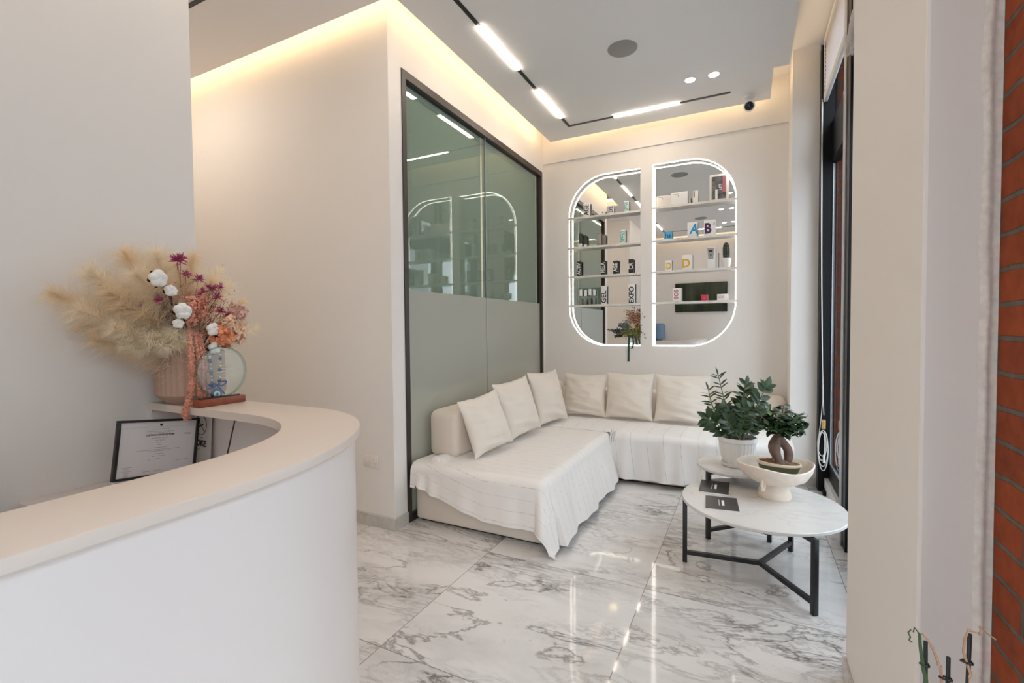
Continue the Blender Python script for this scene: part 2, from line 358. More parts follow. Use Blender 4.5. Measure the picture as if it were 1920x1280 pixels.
    def sphere(s, c, r, nu=12, nv=8, sc=(1, 1, 1)):
        c = Vector(c); vs = [c + Vector((0, 0, -r*sc[2]))]; fs = []
        for j in range(1, nv):
            ph = -PI/2 + PI*j/nv
            for k in range(nu):
                a = 2*PI*k/nu; vs.append(c + Vector((r*sc[0]*math.cos(ph)*math.cos(a), r*sc[1]*math.cos(ph)*math.sin(a), r*sc[2]*math.sin(ph))))
        vs.append(c + Vector((0, 0, r*sc[2]))); L = len(vs)-1
        for k in range(nu): fs.append((0, 1+(k+1) % nu, 1+k)); fs.append((L, L-nu+k, L-nu+(k+1) % nu))
        for j in range(nv-2):
            for k in range(nu):
                a = 1+j*nu+k; b = 1+j*nu+(k+1) % nu; fs.append((a, b, b+nu, a+nu))
        return s.add(vs, fs)
    def build(s, name, mat, parent=None, smooth=40, origin=None, uvs=None):
        off = WL[parent] if parent is not None else (Vector(origin) if origin is not None else Vector((0, 0, 0)))
        if parent is None and origin is None and s.v:
            xs = [v.x for v in s.v]; ys = [v.y for v in s.v]; zs = [v.z for v in s.v]
            off = Vector(((min(xs)+max(xs))/2, (min(ys)+max(ys))/2, min(zs)))
        me = _mesh(name, [v-off for v in s.v], s.f, mat, smooth, uvs)
        o = bpy.data.objects.new(name, me); COL.objects.link(o); WL[o] = off
        if parent is not None: o.parent = parent
        else: o.location = off
        return o
def tag(o, label, cat, group=None, kind=None):
    o['label'] = label; o['category'] = cat
    if group: o['group'] = group
    if kind: o['kind'] = kind
    return o
def thing(name, loc, label, cat, group=None):
    o = bpy.data.objects.new(name, None); COL.objects.link(o); o.empty_display_size = 0.05
    o.location = loc; WL[o] = Vector(loc); return tag(o, label, cat, group)
def struct(name, mb, mat, smooth=0, parent=None, label=None):
    o = mb.build(name, mat, parent, smooth)
    if parent is None: o['kind'] = 'structure'
    return o
def grid(fn, nu, nv, thick=0.0, uvf=None):
    """surface from fn(i/nu, j/nv); when thick, a second skin offset along -normal closes it"""
    P = [[Vector(fn(i/nu, j/nv)) for j in range(nv+1)] for i in range(nu+1)]
    vs = []; fs = []; uv = []
    W = nv+1
    for i in range(nu+1):
        for j in range(nv+1): vs.append(P[i][j]); uv.append(uvf(i/nu, j/nv) if uvf else (i/nu, j/nv))
    for i in range(nu):
        for j in range(nv): fs.append((i*W+j, (i+1)*W+j, (i+1)*W+j+1, i*W+j+1))
    if thick:
        n0 = len(vs)
        for i in range(nu+1):
            for j in range(nv+1):
                a = P[min(i+1, nu)][j]-P[max(i-1, 0)][j]; b = P[i][min(j+1, nv)]-P[i][max(j-1, 0)]
                nn = a.cross(b); nn = nn.normalized() if nn.length > 1e-12 else Vector((0, 0, 1))
                vs.append(P[i][j]-nn*thick); uv.append(uv[i*W+j])
        for i in range(nu):
            for j in range(nv): fs.append((n0+i*W+j, n0+i*W+j+1, n0+(i+1)*W+j+1, n0+(i+1)*W+j))
        ring = [(i, 0) for i in range(nu)] + [(nu, j) for j in range(nv)] + [(i, nv) for i in range(nu, 0, -1)] + [(0, j) for j in range(nv, 0, -1)]
        for k in range(len(ring)):
            a = ring[k]; b = ring[(k+1) % len(ring)]; ia = a[0]*W+a[1]; ib = b[0]*W+b[1]
            fs.append((ia, n0+ia, n0+ib, ib))
    m = MB(); m.add(vs, fs); m.uv = uv
    return m
def text(name, s, size, org, xd, yd, mat, parent=None, align='CENTER', bold=0.0, ext=0.0006, shear=0.0, sx=1.0):
    cu = bpy.data.curves.new(name, 'FONT'); cu.body = s; cu.size = size; cu.align_x = align; cu.align_y = 'CENTER'
    cu.extrude = ext; cu.offset = bold*size; cu.shear = shear; cu.resolution_u = 3
    ob = bpy.data.objects.new(name, cu); COL.objects.link(ob)
    bpy.context.view_layer.update()
    me = bpy.data.meshes.new_from_object(ob.evaluated_get(bpy.context.evaluated_depsgraph_get()))
    bpy.data.objects.remove(ob); bpy.data.curves.remove(cu)
    xd = Vector(xd).normalized(); yd = Vector(yd).normalized(); zd = xd.cross(yd); org = Vector(org)
    off = WL[parent] if parent is not None else org
    for v in me.vertices: v.co = org + xd*v.co.x*sx + yd*v.co.y + zd*v.co.z - off
    me.materials.clear(); me.materials.append(mat)
    o = bpy.data.objects.new(name, me); COL.objects.link(o); WL[o] = off
    if parent is not None: o.parent = parent
    else: o.location = off
    return o
def catmull(pts, n=6):
    pts = [Vector(p) for p in pts]; out = []
    for i in range(len(pts)-1):
        p0 = pts[max(i-1, 0)]; p1 = pts[i]; p2 = pts[i+1]; p3 = pts[min(i+2, len(pts)-1)]
        for k in range(n):
            t = k/n; out.append(0.5*((2*p1)+(p2-p0)*t+(2*p0-5*p1+4*p2-p3)*t*t+(3*p1-p0-3*p2+p3)*t**3))
    out.append(pts[-1]); return out

# ------------------------------------------------------------------ camera
def add_camera():
    y, p, r = 4.64442093e-01, -2.97361110e-02, -8.60282791e-03
    fwd = Vector((-math.sin(y)*math.cos(p), math.cos(y)*math.cos(p), math.sin(p)))
    right = Vector((math.cos(y), math.sin(y), 0)); up = right.cross(fwd)
    r2 = right*math.cos(r)+up*math.sin(r); u2 = -right*math.sin(r)+up*math.cos(r)
    cd = bpy.data.cameras.new('camera'); co = bpy.data.objects.new('camera', cd); COL.objects.link(co)
    cd.sensor_width = 36; cd.lens = 882.44/1920*36; cd.clip_start = 0.02
    M = Matrix((r2, u2, -fwd)).transposed().to_4x4(); M.translation = Vector((0, 0, 1.25))
    co.matrix_world = M; SC.camera = co
add_camera()

# ------------------------------------------------------------------ room shell
ZS, ZC = 3.12, 3.36          # dropped ceiling, upper ceiling
struct('floor', MB().box(-5.2, 0.72, -1.4, 4.95, -0.06, 0), FLOOR)
drop = [(-1.795, 4.49), (0.157, 4.49), (0.157, 3.97), (0.26, 3.97), (0.26, -1.0), (-5.2, -1.0), (-5.2, 2.12), (-1.795, 2.12)]
struct('ceiling', MB().prism(drop, ZS, ZS+0.07), CEIL)
struct('ceiling_upper', MB().box(-5.2, 0.72, -1.4, 4.95, ZC, ZC+0.06), CEIL)
struct('wall_left', MB().box(-5.2, -1.86, -1.15, 1.06, 0, ZC), WALL)
struct('wall_passage_end', MB().box(-5.3, -5.2, 1.06, 4.95, 0, ZC), WALL)
struct('wall_behind', MB().box(-1.86, -0.12, -1.25, -1.15, 0, ZC).box(-0.12, 0.35, -1.25, -1.15, 2.62, ZC).box(0.35, 0.72, -1.25, -1.15, 0, ZC), WALL)
# partition block: its front face looks at the passage, its side holds the glass
w = MB().box(-5.2, -1.945, 2.245, 2.345, 0, ZC)
w.box(-2.045, -1.945, 2.345, 2.365, 0, ZC); w.box(-2.045, -1.945, 2.365, 4.61, 2.875, ZC); w.box(-2.045, -1.945, 4.61, 4.95, 0, ZC)
struct('wall_partition', w, WALL)
# back wall: real wall behind, thicker lower wall with two mirrored niches in front
struct('wall_back', MB().box(-5.2, 0.72, 4.74, 4.95, 0, ZC), WALL)
def niche(x0, x1, z0, z1, R, side, inset=0.0):
    x0 += inset; x1 -= inset; z0 += inset; z1 -= inset; R -= inset
    pts = []
    def arc(cx, cz, a0, a1, n=14):
        for k in range(n+1):
            a = a0+(a1-a0)*k/n; pts.append((cx+R*math.cos(a), cz+R*math.sin(a)))
    if side == 'L':
        pts += [(x1, z0), (x1, z1)]; arc(x0+R, z1-R, PI/2, PI); arc(x0+R, z0+R, PI, 1.5*PI)
    else:
        pts += [(x0, z1), (x0, z0)]; arc(x1-R, z0+R, -PI/2, 0); arc(x1-R, z1-R, 0, PI/2)
    return pts
NL = dict(x0=-1.660, x1=-0.932, z0=1.058, z1=2.772, R=0.39, side='L')
NR = dict(x0=-0.819, x1=-0.094, z0=1.058, z1=2.785, R=0.40, side='R')
YB, YM = 4.65, 4.708
def lower_wall():
    bm = bmesh.new(); loops = []
    for pts in ([(-1.945, 0), (0.30, 0), (0.30, 2.96), (-1.945, 2.96)], niche(**NL), niche(**NR)):
        vs = [bm.verts.new((x, YB, z)) for x, z in pts]
        es = [bm.edges.new((vs[i], vs[(i+1) % len(vs)])) for i in range(len(vs))]; loops.append(vs)
    bmesh.ops.triangle_fill(bm, use_beauty=True, use_dissolve=False, edges=bm.edges[:])
    bm.verts.index_update()
    m = MB(); m.add([v.co.copy() for v in bm.verts], [[v.index for v in f.verts] for f in bm.faces]); bm.free()
    for vs in [[(-1.945, 0), (0.30, 0), (0.30, 2.96), (-1.945, 2.96)], niche(**NL), niche(**NR)]:
        n = len(vs); m.add([(x, YB, z) for x, z in vs]+[(x, 4.74, z) for x, z in vs], [(i, (i+1) % n, n+(i+1) % n, n+i) for i in range(n)])
    return m
struct('wall_back_niche', lower_wall(), WALL)
struct('wall_back_bulkhead', MB().box(-1.945, 0.2995, 4.634, 4.74, 2.9601, ZC), WALL)
struct('wall_pilaster', MB().box(0.30, 0.478, 4.27, 4.74, 0, ZC), WALL)
struct('wall_right_corner', MB().box(0.565, 0.72, 4.275, 4.74, 0, ZC), BRICK)
struct('wall_column', MB().box(0.318, 0.72, 1.235, 1.99, 0, ZC, bev=0.006), WALL)
struct('wall_right_brick', MB().box(0.432, 0.72, 0.82, 1.234, 0, ZC), BRICK)
def plaster_edge():
    def f(u, v):
        z = v*ZC; wob = noise.noise(Vector((u*3, z*9, 1.0)))*0.5+noise.noise(Vector((u*7, z*30, 4.0)))*0.25
        x0 = 0.404+0.006*noise.noise(Vector((0, z*6, 2.0))); x = x0+u*(0.4335-x0)
        return (x+0.002*wob*(1 if u > 0.9 else 0), 1.2345-0.006*math.sin(PI*min(1, u*1.6+0.0))*(1+0.7*wob)-0.002*u, z)
    return grid(f, 8, 420)
struct('trim_plaster_edge', plaster_edge(), PLASTER, smooth=60)
struct('baseboard_passage', MB().box(-5.2, -1.936, 2.235, 2.2449, 0, 0.075, bev=0.002).box(-1.9449, -1.936, 2.2449, 2.366, 0, 0.075), SKIRT)
struct('baseboard_column', MB().box(0.307, 0.3179, 1.225, 1.99, 0, 0.075, bev=0.002).box(0.307, 0.404, 1.225, 1.2349, 0, 0.075), SKIRT)
struct('baseboard_pilaster', MB().box(0.29, 0.478, 4.26, 4.2699, 0, 0.07), SKIRT)

# ------------------------------------------------------------------ glass partition (window_2)
gp = bpy.data.objects.new('window_2', None); COL.objects.link(gp); gp.location = (-1.945, 3.5, 0); WL[gp] = Vector((-1.945, 3.5, 0)); gp['kind'] = 'structure'
fr = MB()
fr.box(-1.995, -1.938, 2.365, 2.405, 0, 2.875); fr.box(-1.995, -1.938, 4.575, 4.61, 0, 2.875); fr.box(-1.995, -1.938, 2.405, 4.575, 2.825, 2.875); fr.box(-1.995, -1.938, 2.405, 4.575, 0, 0.05)
fr.build('frame', BROWNF, gp, smooth=0)
for y0, y1 in ((2.405, 3.442), (3.448, 4.575)):
    MB().box(-1.970, -1.962, y0, y1, 0.05, 2.825).build('glass_pane', PGLASS, gp, smooth=0)
    MB().box(-1.9615, -1.961, y0+0.002, y1-0.002, 0.05, 1.50).build('frosted_film', FILM, gp, smooth=0)
MB().box(-1.972, -1.958, 3.442, 3.448, 0.05, 2.86).build('glass_joint', ALU, gp, smooth=0)
def blind_panel(y0, y1, zb, label):
    t = thing('roller_blind', (-2.02, (y0+y1)/2, zb), label, 'blind', 'blinds behind the glass partition')
    MB().box(-2.004, -2.001, y0, y1, zb+0.02, 2.80).build('fabric', BLINDIN, t, 0)
    MB().tube([(-2.003, y0, zb+0.012), (-2.003, y1, zb+0.012)], 0.011, 10).build('bottom_rail', WHITE, t)
    MB().box(-2.03, -1.998, y0, y1, 2.79, 2.83, bev=0.006).build('head_rail', WHITE, t)
    for k in range(3):
        y = y0+(y1-y0)*(0.18+0.32*k)
        MB().box(-2.0, -1.993, y-0.012, y+0.012, zb-0.004, zb+0.03).build('rail_clip', WHITE, t)
    ch = MB()
    for q in range(150): ch.sphere((-1.992, y0+0.09+0.012*(q % 2), 2.76-q*0.0085), 0.0028, 6, 4)
    ch.build('bead_chain', WHITE, t)
blind_panel(2.41, 3.43, 0.815, 'pale grey roller blind behind the nearer glass pane, hanging lower to the sofa back')
blind_panel(3.46, 4.57, 0.905, 'pale grey roller blind behind the farther glass pane, hanging a little shorter')

# ------------------------------------------------------------------ shop window on the right (window_1) and the one behind (window_3)
wn = bpy.data.objects.new('window_1', None); COL.objects.link(wn); wn.location = (0.55, 3.1, 0); WL[wn] = Vector((0.55, 3.1, 0)); wn['kind'] = 'structure'
f = MB()
f.box(0.4785, 0.575, 4.175, 4.2695, 0, 3.30)                       # far jamb
f.box(0.545, 0.60, 2.0, 4.175, 0.10, 0.205); f.box(0.545, 0.60, 2.0, 4.175, 2.44, 2.74); f.box(0.545, 0.60, 2.0, 4.175, 3.26, 3.36)
f.box(0.50, 0.60, 4.06, 4.175, 0.0, 0.03)
f.box(0.50, 0.60, 1.995, 2.06, 0, 3.36)
f.build('frame', WFRAME, wn, 0)
MB().box(0.482, 0.60, 3.09, 3.25, 0, 3.36, bev=0.003).build('post', WFRAME, wn, 0)
MB().box(0.476, 0.4815, 3.175, 3.25, 0.0, 3.30).build('post_trim', ALU, wn, 0)
MB().box(0.52, 0.72, 2.0, 4.175, 0.0, 0.10).build('plinth', WHITE, wn, 0)
for y0, y1 in ((2.06, 3.09), (3.25, 4.175)):
    MB().box(0.560, 0.568, y0, y1, 0.205, 2.44).build('glass_pane', WGLASS, wn, 0)
    MB().box(0.560, 0.568, y0, y1, 2.74, 3.26).build('glass_pane', WGLASS, wn, 0)
    MB().box(0.552, 0.5595, y0, y1, 0.205, 0.215).build('glazing_bead', ALU, wn, 0)
    MB().box(0.552, 0.5595, y1-0.012, y1, 0.215, 2.43).build('glazing_bead', ALU, wn, 0)
w3 = bpy.data.objects.new('window_3', None); COL.objects.link(w3); w3.location = (0.6, -0.4, 0); WL[w3] = Vector((0.6, -0.4, 0)); w3['kind'] = 'structure'
f = MB(); f.box(0.57, 0.65, 0.74, 0.82, 0, ZC); f.box(0.57, 0.65, -1.15, -1.07, 0, ZC); f.box(0.57, 0.65, -1.07, 0.74, 0, 0.12); f.box(0.57, 0.65, -1.07, 0.74, 3.1, ZC); f.box(0.57, 0.65, -1.07, 0.74, 2.40, 3.1)  # solid panel added above the pane to keep sky light off the left wall
f.build('frame', WFRAME, w3, 0)
MB().box(0.605, 0.613, -1.07, 0.74, 0.12, 2.40).build('glass_pane', WGLASS, w3, 0)

d1 = bpy.data.objects.new('added_door_1', None); COL.objects.link(d1); d1.location = (0.25, -1.2, 0); WL[d1] = Vector((0.25, -1.2, 0)); d1['kind'] = 'structure'  # unseen glass door, added to bring cool daylight in from behind the camera
f = MB(); f.box(-0.12, -0.07, -1.23, -1.17, 0, 2.62); f.box(0.30, 0.35, -1.23, -1.17, 0, 2.62); f.box(-0.07, 0.30, -1.23, -1.17, 2.57, 2.62); f.box(-0.07, 0.30, -1.23, -1.17, 0, 0.10)
f.build('frame', WFRAME, d1, 0); MB().box(-0.07, 0.30, -1.205, -1.197, 0.10, 2.57).build('glass_pane', WGLASS, d1, 0)
MB().tube([(0.0, -1.14, 0.9), (0.0, -1.14, 1.4)], 0.012, 10).bar((0.0, -1.14, 0.95), (0.0, -1.20, 0.95), 0.015, 0.015).bar((0.0, -1.14, 1.35), (0.0, -1.20, 1.35), 0.015, 0.015).build('handle', ALU, d1)

def roman_blind(y0, y1, zb, zt, label, scrunch=False):
    t = thing('roman_blind', (0.50, (y0+y1)/2, zb), label, 'blind', 'raised white blinds in the shop window')
    n = 26
    def fb(u, v):
        z = zb+0.05+(zt-zb-0.05)*v
        return (0.502+0.006*math.sin(v*n*PI)*(1-0.2*v), y0+(y1-y0)*u, z)
    grid(fb, 6, n*6, 0.0015).build('fabric', BLINDW, t, 50)
    MB().box(0.488, 0.514, y0, y1, zb, zb+0.055, bev=0.008).build('bottom_rail', CORDW, t)
    MB().box(0.486, 0.52, y0, y1, zt, 3.34, bev=0.004).build('head_rail', CORDW, t)
    for yy, rr_ in ((y0+0.012, .003), (y1-0.012, .004)): MB().tube([(0.490, yy, zt), (0.490, yy, zb)], rr_, 6).build('lift_cord', CORDW, t)
    if scrunch:
        def fs(u, v):
            a = v*2*PI; r = 0.035*(1+0.25*math.sin(5*a+u*20))
            return (0.478+r*0.5*math.cos(a), y1-0.30*u, zb-0.02+r*1.6*math.sin(a)+0.06*math.sin(u*PI))
        grid(fs, 20, 24).build('gathered_fold', BLINDW, t, 60)
    return t
roman_blind(3.27, 4.165, 2.88, 3.30, 'raised white roman blind at the top of the far window bay')
roman_blind(2.08, 3.085, 2.75, 3.30, 'raised white blind gathered up in the near bay, mostly hidden by the column', True)
# pull cord with a wooden tassel and a coiled end
t = thing('blind_pull_cord', (0.50, 4.14, 0.3), 'white blind pull cord with wooden tassel coiled against black window jamb', 'cord')
MB().tube(catmull([(0.478, 4.15, 2.9), (0.479, 4.15, 2.2), (0.488, 4.148, 1.4), (0.503, 4.145, 0.75), (0.509, 4.143, 0.58)], 6), 0.0028, 6).tube(catmull([(0.482, 4.155, 2.88), (0.486, 4.15, 1.8), (0.500, 4.148, 0.80), (0.496, 4.145, 0.62), (0.484, 4.145, 0.47), (0.478, 4.145, 0.42)], 6), 0.0028, 6).build('cord', CORDW, t)
MB().box(0.495, 0.520, 4.13, 4.155, 0.475, 0.545, bev=0.004).build('tassel', WOODT, t)
c = MB()
for q, (cx, cz, rx, rz) in enumerate(((0.502, 0.36, 0.030, 0.088), (0.505, 0.33, 0.032, 0.135), (0.499, 0.345, 0.026, 0.105), (0.507, 0.315, 0.030, 0.150))):
    c.tube([(cx+rx*math.cos(2*PI*k/28), 4.150-0.004*q, cz+rz*math.sin(2*PI*k/28)) for k in range(28)], 0.0034, 6, closed=True)
c.tube([(0.512, 4.14, 0.46), (0.516, 4.138, 0.38), (0.513, 4.138, 0.28)], 0.003, 6)
c.build('coil', CORDW, t)
MB().tube([(0.512, 4.136, 0.285), (0.512, 4.136, 0.225)], 0.008, 10).build('cord_end', WHITE, t)

# ------------------------------------------------------------------ street outside
struct('ground_street', MB().box(0.72, 14, -8, 16, -0.12, -0.04), PAVE)
b = thing('building', (9, 4, -0.04), 'pale building across the street outside the shop window', 'building')
MB().box(9, 12, -8, 16, -0.04, 9).build('facade', FACADE, b, 0)
for k in range(6):
    for j in range(3):
        y = -5+k*3.4; z = 0.9+j*2.9
        MB().box(8.97, 8.999, y, y+1.3, z, z+1.5).build('window', TVB, b, 0)

# ------------------------------------------------------------------ lights
def area(name, loc, rot, sx, sy, power, col):
    l = bpy.data.lights.new(name, 'AREA'); l.shape = 'RECTANGLE'; l.size = sx; l.size_y = sy; l.energy = power; l.color = col
    o = bpy.data.objects.new(name, l); COL.objects.link(o); o.location = loc; o.rotation_euler = rot; return o
WARM = (1.0, 0.72, 0.40); CP = 1.25
zc = ZS+0.095
# strips on the hidden outer edge of the dropped ceiling, facing the walls (rotation points local -Z at the wall)
area('cove_light_partition', (-1.80, 3.305, zc), (0, -PI/2*-1, 0), 0.04, 2.36, CP*0.85*2.36, WARM)
area('cove_light_back', (-0.82, 4.495, zc), (PI/2, 0, 0), 1.95, 0.04, CP*0.55*1.95, WARM)
area('cove_light_notch', (0.163, 4.23, zc), (0, -PI/2, 0), 0.04, 0.5, CP*0.45*0.5, WARM)
area('cove_light_window', (0.265, 1.5, zc), (0, -PI/2, 0), 0.04, 4.9, CP*0.30*4.9, WARM)
area('cove_light_passage', (-3.5, 2.125, zc), (PI/2, 0, 0), 3.38, 0.04, CP*0.8*3.38, WARM)
area('cove_light_behind', (-0.8, -1.005, zc), (-PI/2, 0, 0), 2.1, 0.04, CP*0.8*2.1, WARM)
area('back_room_light', (-3.5, 3.5, 3.3), (0, 0, 0), 1.2, 1.2, 30, (1.0, 0.9, 0.78))
area('passage_light', (-3.4, 1.65, 3.10), (0, 0, 0), 1.2, 0.05, 2, (1.0, 0.9, 0.78))
w = bpy.data.worlds.new('sky'); SC.world = w; w.use_nodes = True
bg = w.node_tree.nodes['Background']; bg.inputs['Color'].default_value = (0.84, 0.91, 1.0, 1); bg.inputs['Strength'].default_value = 3.5
for nm, y0, y1 in (('window_portal_far', 2.06, 4.175), ('window_portal_behind', -1.07, 0.74)):
    o = area(nm, (0.64, (y0+y1)/2, 1.7), (0, PI/2, 0), 3.1, y1-y0, 1, (1, 1, 1)); o.data.cycles.is_portal = True
o = area('added_door_portal', (0.115, -1.24, 1.33), (-PI/2, 0, 0), 0.37, 2.47, 1, (1, 1, 1)); o.data.cycles.is_portal = True
SC.view_settings.view_transform = 'Standard'; SC.view_settings.look = 'None'; SC.view_settings.gamma = 1; SC.view_settings.exposure = 0.64
SC.view_settings.use_curve_mapping = False
SC.cycles.use_denoising = True
SC.cycles.max_bounces = 10; SC.cycles.transparent_max_bounces = 16; SC.cycles.diffuse_bounces = 6; SC.cycles.glossy_bounces = 6
SC.cycles.sample_clamp_indirect = 6; SC.cycles.caustics_reflective = False; SC.cycles.caustics_refractive = False

# ------------------------------------------------------------------ ceiling fittings
def track(name, segs, lamps, label):
    """segs: black rail boxes; lamps: list of (x0,x1,y0,y1)"""
    x, y = segs[0][0], segs[0][2]
    t = thing(name, (x, y, ZS-0.004), label, 'track light')
    m = MB()
    for s in segs: m.box(s[0], s[1], s[2], s[3], ZS-0.004, ZS-0.0003)
    m.build('rail', BLACK, t, 0)
    for s in lamps: MB().box(s[0], s[1], s[2], s[3], ZS-0.008, ZS-0.0042).build('lamp', LEDT, t, 0)
TW = 0.013
lam = [(-1.498-TW, -1.498+TW, y, y+0.557) for y in (2.57, 3.458, 1.68, 0.79, -0.10)] + [(-1.075, -0.52, 4.215-TW, 4.215+TW), (-1.0, -0.45, -0.40-TW, -0.40+TW)]
track('track_light', [(-1.498-TW, -1.498+TW, -0.413, 4.228), (-1.498+TW, -0.134, 4.215-TW, 4.215+TW), (-1.498+TW, -0.134, -0.413, -0.387)], lam, 'long black L-shaped track light with white lamp bars in dropped ceiling')
track('track_light', [(-4.6, -2.2, 1.65-TW, 1.65+TW)], [(-4.4, -3.3, 1.65-TW, 1.65+TW)], 'short black track light over the side passage at upper left')
def downlight(x, y, label):
    t = thing('downlight', (x, y, ZS-0.006), label, 'downlight', 'round ceiling downlights')
    MB().lathe([(0.042, ZS-0.0045), (0.044, ZS-0.003), (0.044, ZS-0.0004)], (x, y, 0), 32).build('trim_ring', WHITE, t)
    MB().lathe([(0.034, ZS-0.0075), (0.036, ZS-0.0047)], (x, y, 0), 32).build('lens', LEDD, t)
downlight(-0.402, 3.86, 'round downlight nearer the ceiling speaker, left one of the pair')
downlight(-0.236, 3.86, 'round downlight nearer the window, right one of the pair')
for k, y in enumerate((2.06, 1.10, 0.015)):
    for x in (-0.39, -0.24): downlight(x, y, 'round downlight in the ceiling behind, seen only in the niche mirror')
def speaker(x, y, label):
    t = thing('ceiling_speaker', (x, y, ZS-0.006), label, 'speaker')
    MB().lathe([(0.093, ZS-0.006), (0.097, ZS-0.005), (0.099, ZS-0.0003)], (x, y, 0), 48).build('rim', SPKG, t)
    MB().lathe([(0.0, ZS-0.0072), (0.05, ZS-0.0071), (0.0925, ZS-0.0062)], (x, y, 0), 48, cap=False).build('grille', SPKG, t)
speaker(-0.765, 3.225, 'round grey ceiling speaker in the middle of the dropped ceiling')
speaker(-0.74, 0.57, 'round grey ceiling speaker behind, seen only in the niche mirror')
t = thing('security_camera', (0.0, 4.36, ZS-0.12), 'white dome security camera with black lens at the ceiling edge', 'camera')
MB().lathe([(0.030, ZS-0.030), (0.045, ZS-0.018), (0.048, ZS-0.0004)], (0.0, 4.37, 0), 28).build('mount', WHITE, t)
MB().tube([(0.0, 4.37, ZS-0.028), (0.0, 4.36, ZS-0.055)], 0.020, 14).build('neck', WHITE, t)
MB().sphere((0.0, 4.355, ZS-0.082), 0.043, 20, 14).build('ball', WHITE, t)
d = (Vector((0, 0, 1.25))-Vector((0.0, 4.355, ZS-0.082))).normalized()
R_ = d.to_track_quat('Z', 'Y').to_matrix().to_4x4()
MB().lathe([(0.034, 0.028), (0.033, 0.044), (0.024, 0.048), (0.0, 0.049)], (0.0, 4.355, ZS-0.082), 24, M=R_).build('lens', TVB, t)
# wall socket
t = thing('wall_socket', (-2.13, 2.24, 0.37), 'beige double power socket low on the passage wall', 'socket')
MB().box(-2.19, -2.068, 2.236, 2.2449, 0.375, 0.455, bev=0.003).build('cover_plate', CARDW, t)
MB().lathe([(0.019, 0.0), (0.019, 0.003)], (-2.10, 2.2355, 0.415), 24, M=Matrix.Rotation(PI/2, 4, 'X')).build('socket_ring', WHITE, t)
for q in (-0.007, 0.007): MB().box(-2.1015, -2.0985, 2.2318, 2.2328, 0.415+q*1.2-0.003, 0.415+q*1.2+0.003).build('contact_hole', INK, t, 0)
MB().box(-2.185, -2.132, 2.2335, 2.236, 0.383, 0.447, bev=0.001).build('blank_insert', CARDW, t)
# ------------------------------------------------------------------ niches: mirrors, led strips, marble shelves
t_m = {}
for nm, P, lab in (('left', NL, 'left'), ('right', NR, 'right')):
    pts = niche(**P, inset=0.0005)
    o = MB().prism_y(pts, YM, YM+0.004).build('wall_mirror', MIRROR, None, 0)
    tag(o, 'mirror with rounded %s corners filling the %s wall niche' % (nm, nm), 'mirror', 'niche mirrors')
    pts = niche(**P, inset=0.0048)
    path3 = [(x, YB+0.0015, z) for x, z in pts]
    if nm == 'left': path3 = path3[1:]+path3[:1]          # no strip on the straight right side of the left niche
    o = MB().tube(path3, 0.0036, 8, closed=(nm == 'right')).build('led_strip', LEDW)
    tag(o, 'glowing white light strip around the edge of the %s wall niche' % nm, 'light strip', 'niche light strips')
SHZ = {'L': [2.352, 2.046, 1.752, 1.456], 'R': [2.360, 2.050, 1.752, 1.460]}
WORD = ['top', 'second', 'third', 'lowest']
for key, P, nm in (('L', NL, 'left'), ('R', NR, 'right')):
    for i, z in enumerate(SHZ[key]):
        x0, x1 = P['x0'], P['x1']
        o = MB().box(x0-0.004, x1+0.004, YB-0.012, YB-0.0008, z, z+0.020, bev=0.0015).box(x0+0.0005, x1-0.0005, YB-0.0008, YM-0.0002, z, z+0.020).build('wall_shelf', SHELFM, None, 0)
        tag(o, 'thin marble shelf, %s of four in the %s mirrored niche' % (WORD[i], nm), 'shelf', 'marble niche shelves')

# ------------------------------------------------------------------ products on the shelves
YF = 4.664
def carton(x, w, d, z, h, label, mat=CARD, txt=None, tcol=INK, tsize=None, vertical=True, toff=0.0, name='product_box', group='skincare boxes in the niches', panel=None, tx=None, bold=0.02, extra=None, yf=None, cat='box', sx=1.0, shear=0.0, rot=0.0):
    yf = YF if yf is None else yf
    t = thing(name, (x, yf+d/2, z), label, cat, group)
    MB().box(x-w/2, x+w/2, yf, yf+d, z, z+h, bev=0.0012).build('carton', mat, t)
    if panel: MB().box(x+panel[0], x+panel[1], yf-0.0006, yf-0.0001, z+panel[2], z+panel[3]).build('printed_panel', panel[4], t, 0)
    if txt:
        c = (x+(tx or 0), yf-0.0012, z+h/2+toff)
        if vertical: text('lettering', txt, tsize, c, (0, 0, 1), (-1, 0, 0), tcol, t, bold=bold, sx=sx)
        else: text('lettering', txt, tsize, c, (1, 0, 0), (0, 0, 1), tcol, t, bold=bold, shear=shear, sx=sx)
    if extra: extra(t)
    return t
ZL = [z+0.0203 for z in SHZ['L']]; ZR = [z+0.0203 for z in SHZ['R']]
D_ = 0.030
# left niche, top shelf
carton(-1.475, 0.068, D_, ZL[0], 0.135, 'tall white box lettered AGE upright on the top left shelf', txt='AGE', tsize=0.072, sx=0.80)
carton(-1.222, 0.05, D_, ZL[0], 0.085, 'white box lettered EYE upright on the top left shelf', txt='EYE', tsize=0.055, sx=0.72)
carton(-1.305, 0.045, 0.02, ZL[0], 0.042, 'low white box with small black marks on the top left shelf', txt='R.', tsize=0.022, vertical=False)
carton(-1.070, 0.045, D_, ZL[0], 0.108, 'white box lettered SPF50 in teal on the top left shelf', txt='SPF50', tcol=TEAL, tsize=0.050, sx=0.72)
o = MB().lathe([(0.006, ZL[0]), (0.007, ZL[0]+0.008), (0.004, ZL[0]+0.014)], (-1.378, 4.68, 0), 10).build('bottle_cap', INK); tag(o, 'tiny black cap lying on the top left shelf beside the AGE box', 'cap')
